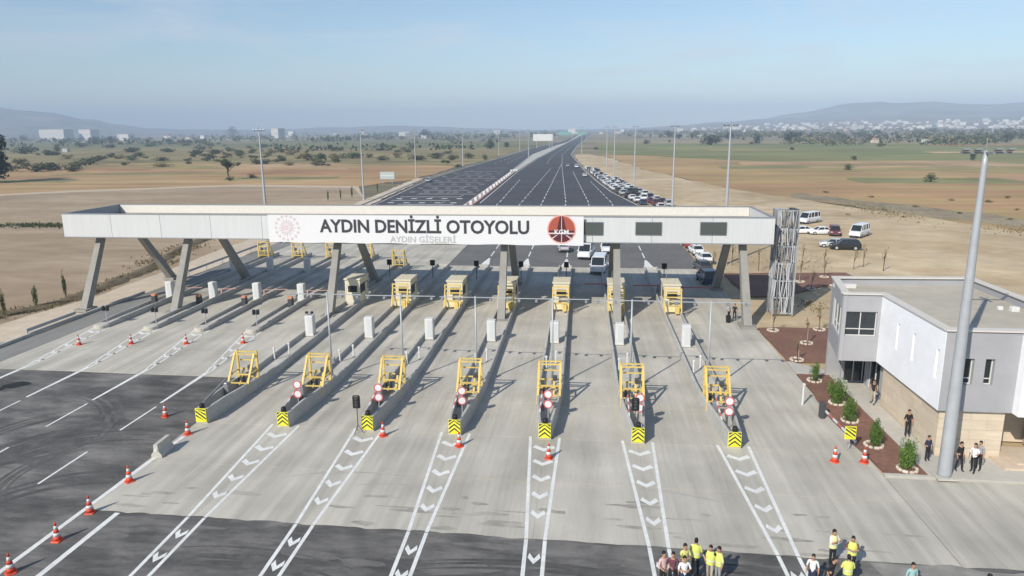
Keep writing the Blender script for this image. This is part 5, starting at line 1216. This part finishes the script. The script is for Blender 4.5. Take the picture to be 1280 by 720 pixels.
# shrubs with pale stone rings by the office
def stone_ring(label, x, y, r_=.55, n=9):
    t = thing('stone_ring', label, 'stones', (x, y, .06), rnd.uniform(0, 1), 'pale stone rings in the planting beds')
    for k in range(n):
        a = 2*math.pi*k/n; b = MB(); w_ = rnd.uniform(.30, .40)
        b.rbox((r_*math.cos(a), r_*math.sin(a), .07), (w_*.45, w_*.8, .13), .04, rz=a); b.build('stone', STONE, t)
SH = [(1018, 477, 1.0, 1.7), (1046, 505, 1.75, 2.2), (1062, 527, 1.5, 2.0), (1092, 558, 1.25, 2.1), (1134, 588, 1.35, 2.25)]
for k, (x, y, w_, h_) in enumerate(SH):
    p = gp(x, y); lab = ['nearest the footpath between the beds', 'the broadest of the five', 'third along the bed', 'fourth along the bed', 'nearest the big light mast'][k]
    plant('shrub', f'bright green upright shrub in the red mulch bed, {lab}', 'shrub', p.x, p.y, w_*.86, h_*.74, bush_proto(('s', k), lambda: make_bush(80+k, 2600, .085, .95, 1.45, 16), LEAF_S), 'green shrubs by the office', .05)
    stone_ring(f'ring of pale stones round the green shrub, {lab}', p.x, p.y, .5)
SAP = [(966, 414, 'in the large bed by the right column'), (1024, 413, 'at the far right corner of the large bed'), (1008, 430, 'in the middle of the large bed'), (996, 451, 'in the near part of the large bed')]
for k, (x, y, lab) in enumerate(SAP): p = gp(x, y); stone_ring(f'ring of pale stones {lab}', p.x, p.y, .5)
for k, (x, y) in enumerate([(1000, 353), (1030, 347), (1014, 362), (1043, 358), (985, 350)]): p = gp(x, y); stone_ring(f'ring of pale stones in the far bed behind the tower, {ORD[k]} listed from the left' if k > 4 else 'ring of pale stones in the far red bed behind the tower', p.x, p.y, .5)
SAPS = [(1024, 413, 2.9, 'in the large bed nearest the office'), (1008, 430, 2.7, 'in the middle of the large bed'), (996, 451, 2.5, 'in the near part of the large bed'), (966, 414, 2.6, 'in the large bed beside the column shadow'), (1000, 353, 3.2, 'in the far bed just right of the tower'), (1030, 347, 3.0, 'in the far bed, rightmost'), (1014, 362, 2.8, 'in the front of the far bed'),
        (1003, 330, 3.2, 'on the sand behind the far bed, leftmost'), (1030, 331, 3.0, 'on the sand behind the far bed, second'), (1067, 336, 3.2, 'on the sand behind the office roof, first'), (1079, 333, 3.4, 'on the sand behind the office roof, second'), (1104, 338, 3.8, 'on the sand behind the office roof, third'), (985, 350, 3, 'close behind the tower'), (870, 318, 3, 'behind the right columns, leftmost'), (915, 330, 4, 'behind the right columns, middle'), (890, 340, 3.4, 'behind the right columns by the kerb'), (948, 338, 3.4, 'left of the tower behind the canopy')]
for k, (x, y, h_, lab) in enumerate(SAPS):
    p = gp(x, y); t = plant('sapling', f'thin staked sapling {lab}', 'sapling', p.x, p.y, h_*.42, h_, bush_proto(('sap', k % 3), lambda: make_tree(100+k % 3, 60, .085, .42, .8, 6), LEAF_Y), 'saplings round the office and tower', -.05)
    b = MB(); b.tube((.22, 0, -.02), (.2, 0, .62), .014, .014, 6); b.build('stake', STONE, t)
for k, (x, y, h_, lab) in enumerate([(83, 371, 3.2, 'at the dirt edge left of the first column'), (45, 384, 2.8, 'left of the first column near the margin'), (5, 395, 3.0, 'at the left margin below the ditch'), (410, 251, 3.2, 'left of the carriageway behind the name board, first'), (426, 249, 3.2, 'left of the carriageway behind the name board, second'), (440, 247, 3.6, 'left of the carriageway behind the name board, third'), (472, 240, 3, 'near the small green board')]):
    p = gp(x, y); plant('cypress', f'slim young dark cypress {lab}', 'tree', p.x, p.y, .9, h_, bush_proto(('cy', k % 2), lambda: make_bush(140+k % 2, 420, .12, .8, 1.3, 8), LEAF_G if k % 2 else LEAF_O), 'young cypresses at left', -.1)

# ------------------------------------------------------------------ guard rails and boards along the road
def rail(label, pts, h=.75, step=4.0, grp=None):
    t = thing('guard_rail', label, 'guard rail', (pts[0][0], pts[0][1], 0), 0, grp); o = Vector((*pts[0], 0)); b = MB(); bpst = MB(); bpst.box((0, 0, h/2-.05), (.1, .1, h+.1)); pm_ = bpst.mesh('post', GALV)
    for p, q in zip(pts, pts[1:]):
        p, q = Vector((*p, 0)), Vector((*q, 0)); n = max(1, int((q-p).length/step))
        b.beam(p-o+Vector((0, 0, h-.15)), q-o+Vector((0, 0, h-.15)), .06, .32)
        for k in range(n): link('post', pm_, t, p.lerp(q, k/n)-o)
    b.build('rail', GALV, t)
rail('grey guard rail along the left edge of the outer lane', [(-54.6, 50.5), (-54.6, 56.5)]); rail('grey guard rail behind the leftmost column pair', [(-54.6, 76), (-54.9, 101), (-55.6, 125), (-57.3, 160), (-62.6, 244)], .8)
rail('far grey guard rail left of the motorway', [(-62.8, 246), (-60.8, 328), (-57.2, 417), (-52.2, 617)], .9, 8)
rail('far grey guard rail right of the motorway beyond the queue', [(-6.6, 465), (-4.4, 688), (9, 1100)], .9, 10)
t = thing('kerb_rail', 'low dark kerb rail along the outer lane at the leftmost column', 'kerb', (-54.4, 46.8, 0))
b = MB(); b.beam((0, 0, .15), (0, 20, .15), .25, .3); b.build('rail', ISL, t)
def board(label, x0, y0, x1, y1, Y, colr, posts=2):
    a, c = atY(x0, y0, Y), atY(x1, y1, Y); t = thing('road_board', label, 'road sign', ((a.x+c.x)/2, Y, -.2)); w_, h_ = c.x-a.x, a.z-c.z
    b = MB(); b.box((0, 0, (a.z+c.z)/2+.2), (w_, .15, h_)); p = b.build('panel', colr, t)
    b = MB(); b.box((0, -.09, (a.z+c.z)/2+.2), (w_*.94, .03, h_*.1)); b.build('white_stripe', WHITEP, p)
    for k in range(posts): b = MB(); b.tube((w_*(-.32+.64*k/(max(1, posts-1))), .15, 0), (w_*(-.32+.64*k/max(1, posts-1)), .15, c.z+.3), .12 if Y < 400 else .3); b.build('post', GALV, t)
    return t
GRN = mat('green_board', (.16, .33, .30), .5, var=.08)
board('small pale grey-green road board left of the striped carriageway', 475, 215, 493, 224, 222, mat('pale_board', (.40, .46, .45), .5))
board('wide white road board on posts left of the distant motorway', 666.5, 168, 691, 176, 620, WHITEP)
t = thing('sign_gantry', 'distant green overhead sign gantry across the motorway', 'sign gantry', (10, 1150, 0))
for x in (-42, -14, 12): b = MB(); b.tube((x, 0, -.3), (x, 0, 11), .5); b.build('post', GALV, t)
b = MB(); b.beam((-42, 0, 9.5), (12, 0, 9.5), .8, 1.0); b.build('beam', GALV, t)
for x, w_ in ((-32, 14), (-20, 8), (2, 14)): b = MB(); b.box((x, -.6, 9.0), (w_, .3, 6.0)); b.build('sign_panel', GRN, t)
t.location = (-5, 1150, 0)

# ------------------------------------------------------------------ far buildings
FW1, FW2, FW3 = mat('far_white', (.56, .55, .52), .8, rand=.12), mat('far_cream', (.60, .54, .45), .8, rand=.15), mat('far_roof', (.38, .20, .14), .85, rand=.15)
def house_mesh(w_, d_, h_, pitched):
    b = MB(); b.box((0, 0, h_/2), (w_, d_, h_)); wl = b
    r_ = MB()
    if pitched: r_.rings([[(-w_*.55, y, h_), (w_*.55, y, h_), (0, y, h_+w_*.28)] for y in (-d_*.54, d_*.54)])
    else: r_.box((0, 0, h_+.3), (w_*1.04, d_*1.04, .6))
    win = MB()
    for z in [1.6+3.0*k for k in range(int(h_/3))]:
        for x in (-.32, 0, .32): win.box((x*w_, -d_/2-.02, z), (w_*.14, .1, 1.4))
    return wl, r_, win
HP_ = []
for w_, d_, h_, pt in [(14, 12, 9, 0), (18, 14, 13, 0), (11, 10, 6, 1), (24, 14, 15, 0), (12, 10, 7, 1)]:
    a, r_, wn = house_mesh(w_, d_, h_, pt); HP_.append((a.mesh('wall', FW1 if not pt else FW2), r_.mesh('roof', FW3 if pt else FW1), wn.mesh('window', GLASS)))
def house(name, label, x, y, z, k, s=1, group=None, wins=False):
    t = thing(name, label, 'house', (x, y, z), rnd.uniform(-.5, .5), group); t.scale = (s, s, s); a, r_, wn = HP_[k]
    link('wall', a, t); link('roof', r_, t)
    if wins: link('window', wn, t)
rr = random.Random(15)
for k in range(290):
    px_ = 860+470*rr.random()**.8; th = ang(px_); d = rr.uniform(2300, 3700); z = hill_z(RH, d, th, 2100, 5800)
    house('town_house', 'small pale house of the distant town at the foot of the right hills', d*math.sin(th), d*math.cos(th), max(-.3, z-1), rr.randint(0, 4), rr.uniform(.4, .85), 'houses of the distant town')
for k in range(26):
    px_ = rr.uniform(700, 870) if k < 10 else rr.uniform(150, 640); th = ang(px_); d = rr.uniform(1900, 3600)
    house('farm_house', 'tiny pale farm building among trees near the horizon', d*math.sin(th), d*math.cos(th), -.3, rr.randint(0, 4), rr.uniform(.8, 1.3), 'farm buildings near the horizon')
for x0, x1, y0, y1, Y, lab in [(55, 86, 162.5, 171.5, 1650, 'large white factory hall on the left horizon'), (104, 119, 162.5, 171, 1700, 'smaller white factory hall on the left horizon'), (343, 352, 161, 168, 1500, 'white block on the horizon beside the first mast'), (151, 164, 168, 172, 1900, 'low pale hall on the left horizon')]:
    a, c = atY(x0, y0, Y), atY(x1, y1, Y); t = thing('factory_hall', lab, 'building', ((a.x+c.x)/2, Y, -.3)); w_ = c.x-a.x; h_ = a.z+.3
    b = MB(); b.box((0, 0, h_/2), (w_, 40, h_)); wl = b.build('wall', FW1, t)
    b = MB(); b.box((0, 0, h_+.5), (w_*1.02, 41, 1.0)); b.build('roof', FW1, t)
    for q in range(5): b = MB(); b.box((w_*(-.4+.2*q), -20.1, h_*.55), (w_*.09, .3, h_*.22)); b.build('bay_door', mat('far_door', (.5, .5, .5), .8), t)
for x, y, s_, lab in [(83, 190, 12, 'small white farmhouse among the bushes at left'), (530, 173, 11, 'white farmhouse with a dark tree left of the road'), (555, 173, 9, 'low white farm shed near the dark tree'), (1093, 178, 14, 'dark roofed shed in the right fields'), (1158, 180, 16, 'long pale greenhouse at the far edge of the green field'), (1243, 166, 14, 'pale hall near the right margin'), (876, 172, 9, 'pale farmhouse behind the right trees')]:
    p, s = pxw(x, y); house('farm_house', lab, p.x, p.y, -.25, 2 if 'shed' in lab else 0, s_*s/(22 if 'shed' in lab else 26), None, True)

# ------------------------------------------------------------------ stretch and shear the layout to fit the image
LONG = {'toll_island', 'toll_canopy', 'name_board', 'office_building', 'guard_rail', 'kerb_rail'}
for o in [q for q in scn.objects if q.parent is None and q.type in ('MESH', 'EMPTY')]:
    kind_ = o.name.split('.')[0]
    if kind_ in ('ground', 'hills', 'far_tree_belt', 'town_house') or o.get('group') == 'farm buildings near the horizon': continue
    if o.get('kind') in ('structure', 'stuff'):
        o.data.transform(IMG_STRETCH)
        for c in o.children: c.matrix_parent_inverse = IMG_STRETCH.copy()
    elif kind_ in LONG:
        l = o.location.copy(); n = IMG_STRETCH @ l; o.location = n
        for c in o.children: c.matrix_parent_inverse = Matrix.Translation(-n) @ IMG_STRETCH @ Matrix.Translation(l)
    else:
        z = o.location.z; o.location = IMG_STRETCH @ o.location
        if z < 1: o.location.z = z

# ------------------------------------------------------------------ haze
hz = MB(); hz.box((0, 4250, 129), (18600, 10700, 264)); o = hz.build('haze', MATS['road_paint'])
o.data.materials.clear(); hm = bpy.data.materials.new('haze_air'); hm.use_nodes = True; t_ = hm.node_tree
for n in list(t_.nodes): t_.nodes.remove(n)
ou = t_.nodes.new('ShaderNodeOutputMaterial'); pv = t_.nodes.new('ShaderNodeVolumePrincipled'); pv.inputs['Color'].default_value = (.62, .78, .98, 1)
pv.inputs['Density'].default_value = .00028; pv.inputs['Anisotropy'].default_value = -.15
t_.links.new(pv.outputs[0], ou.inputs['Volume']); o.data.materials.append(hm); o['kind'] = 'stuff'; o['label'] = 'pale haze in the air over the plain'
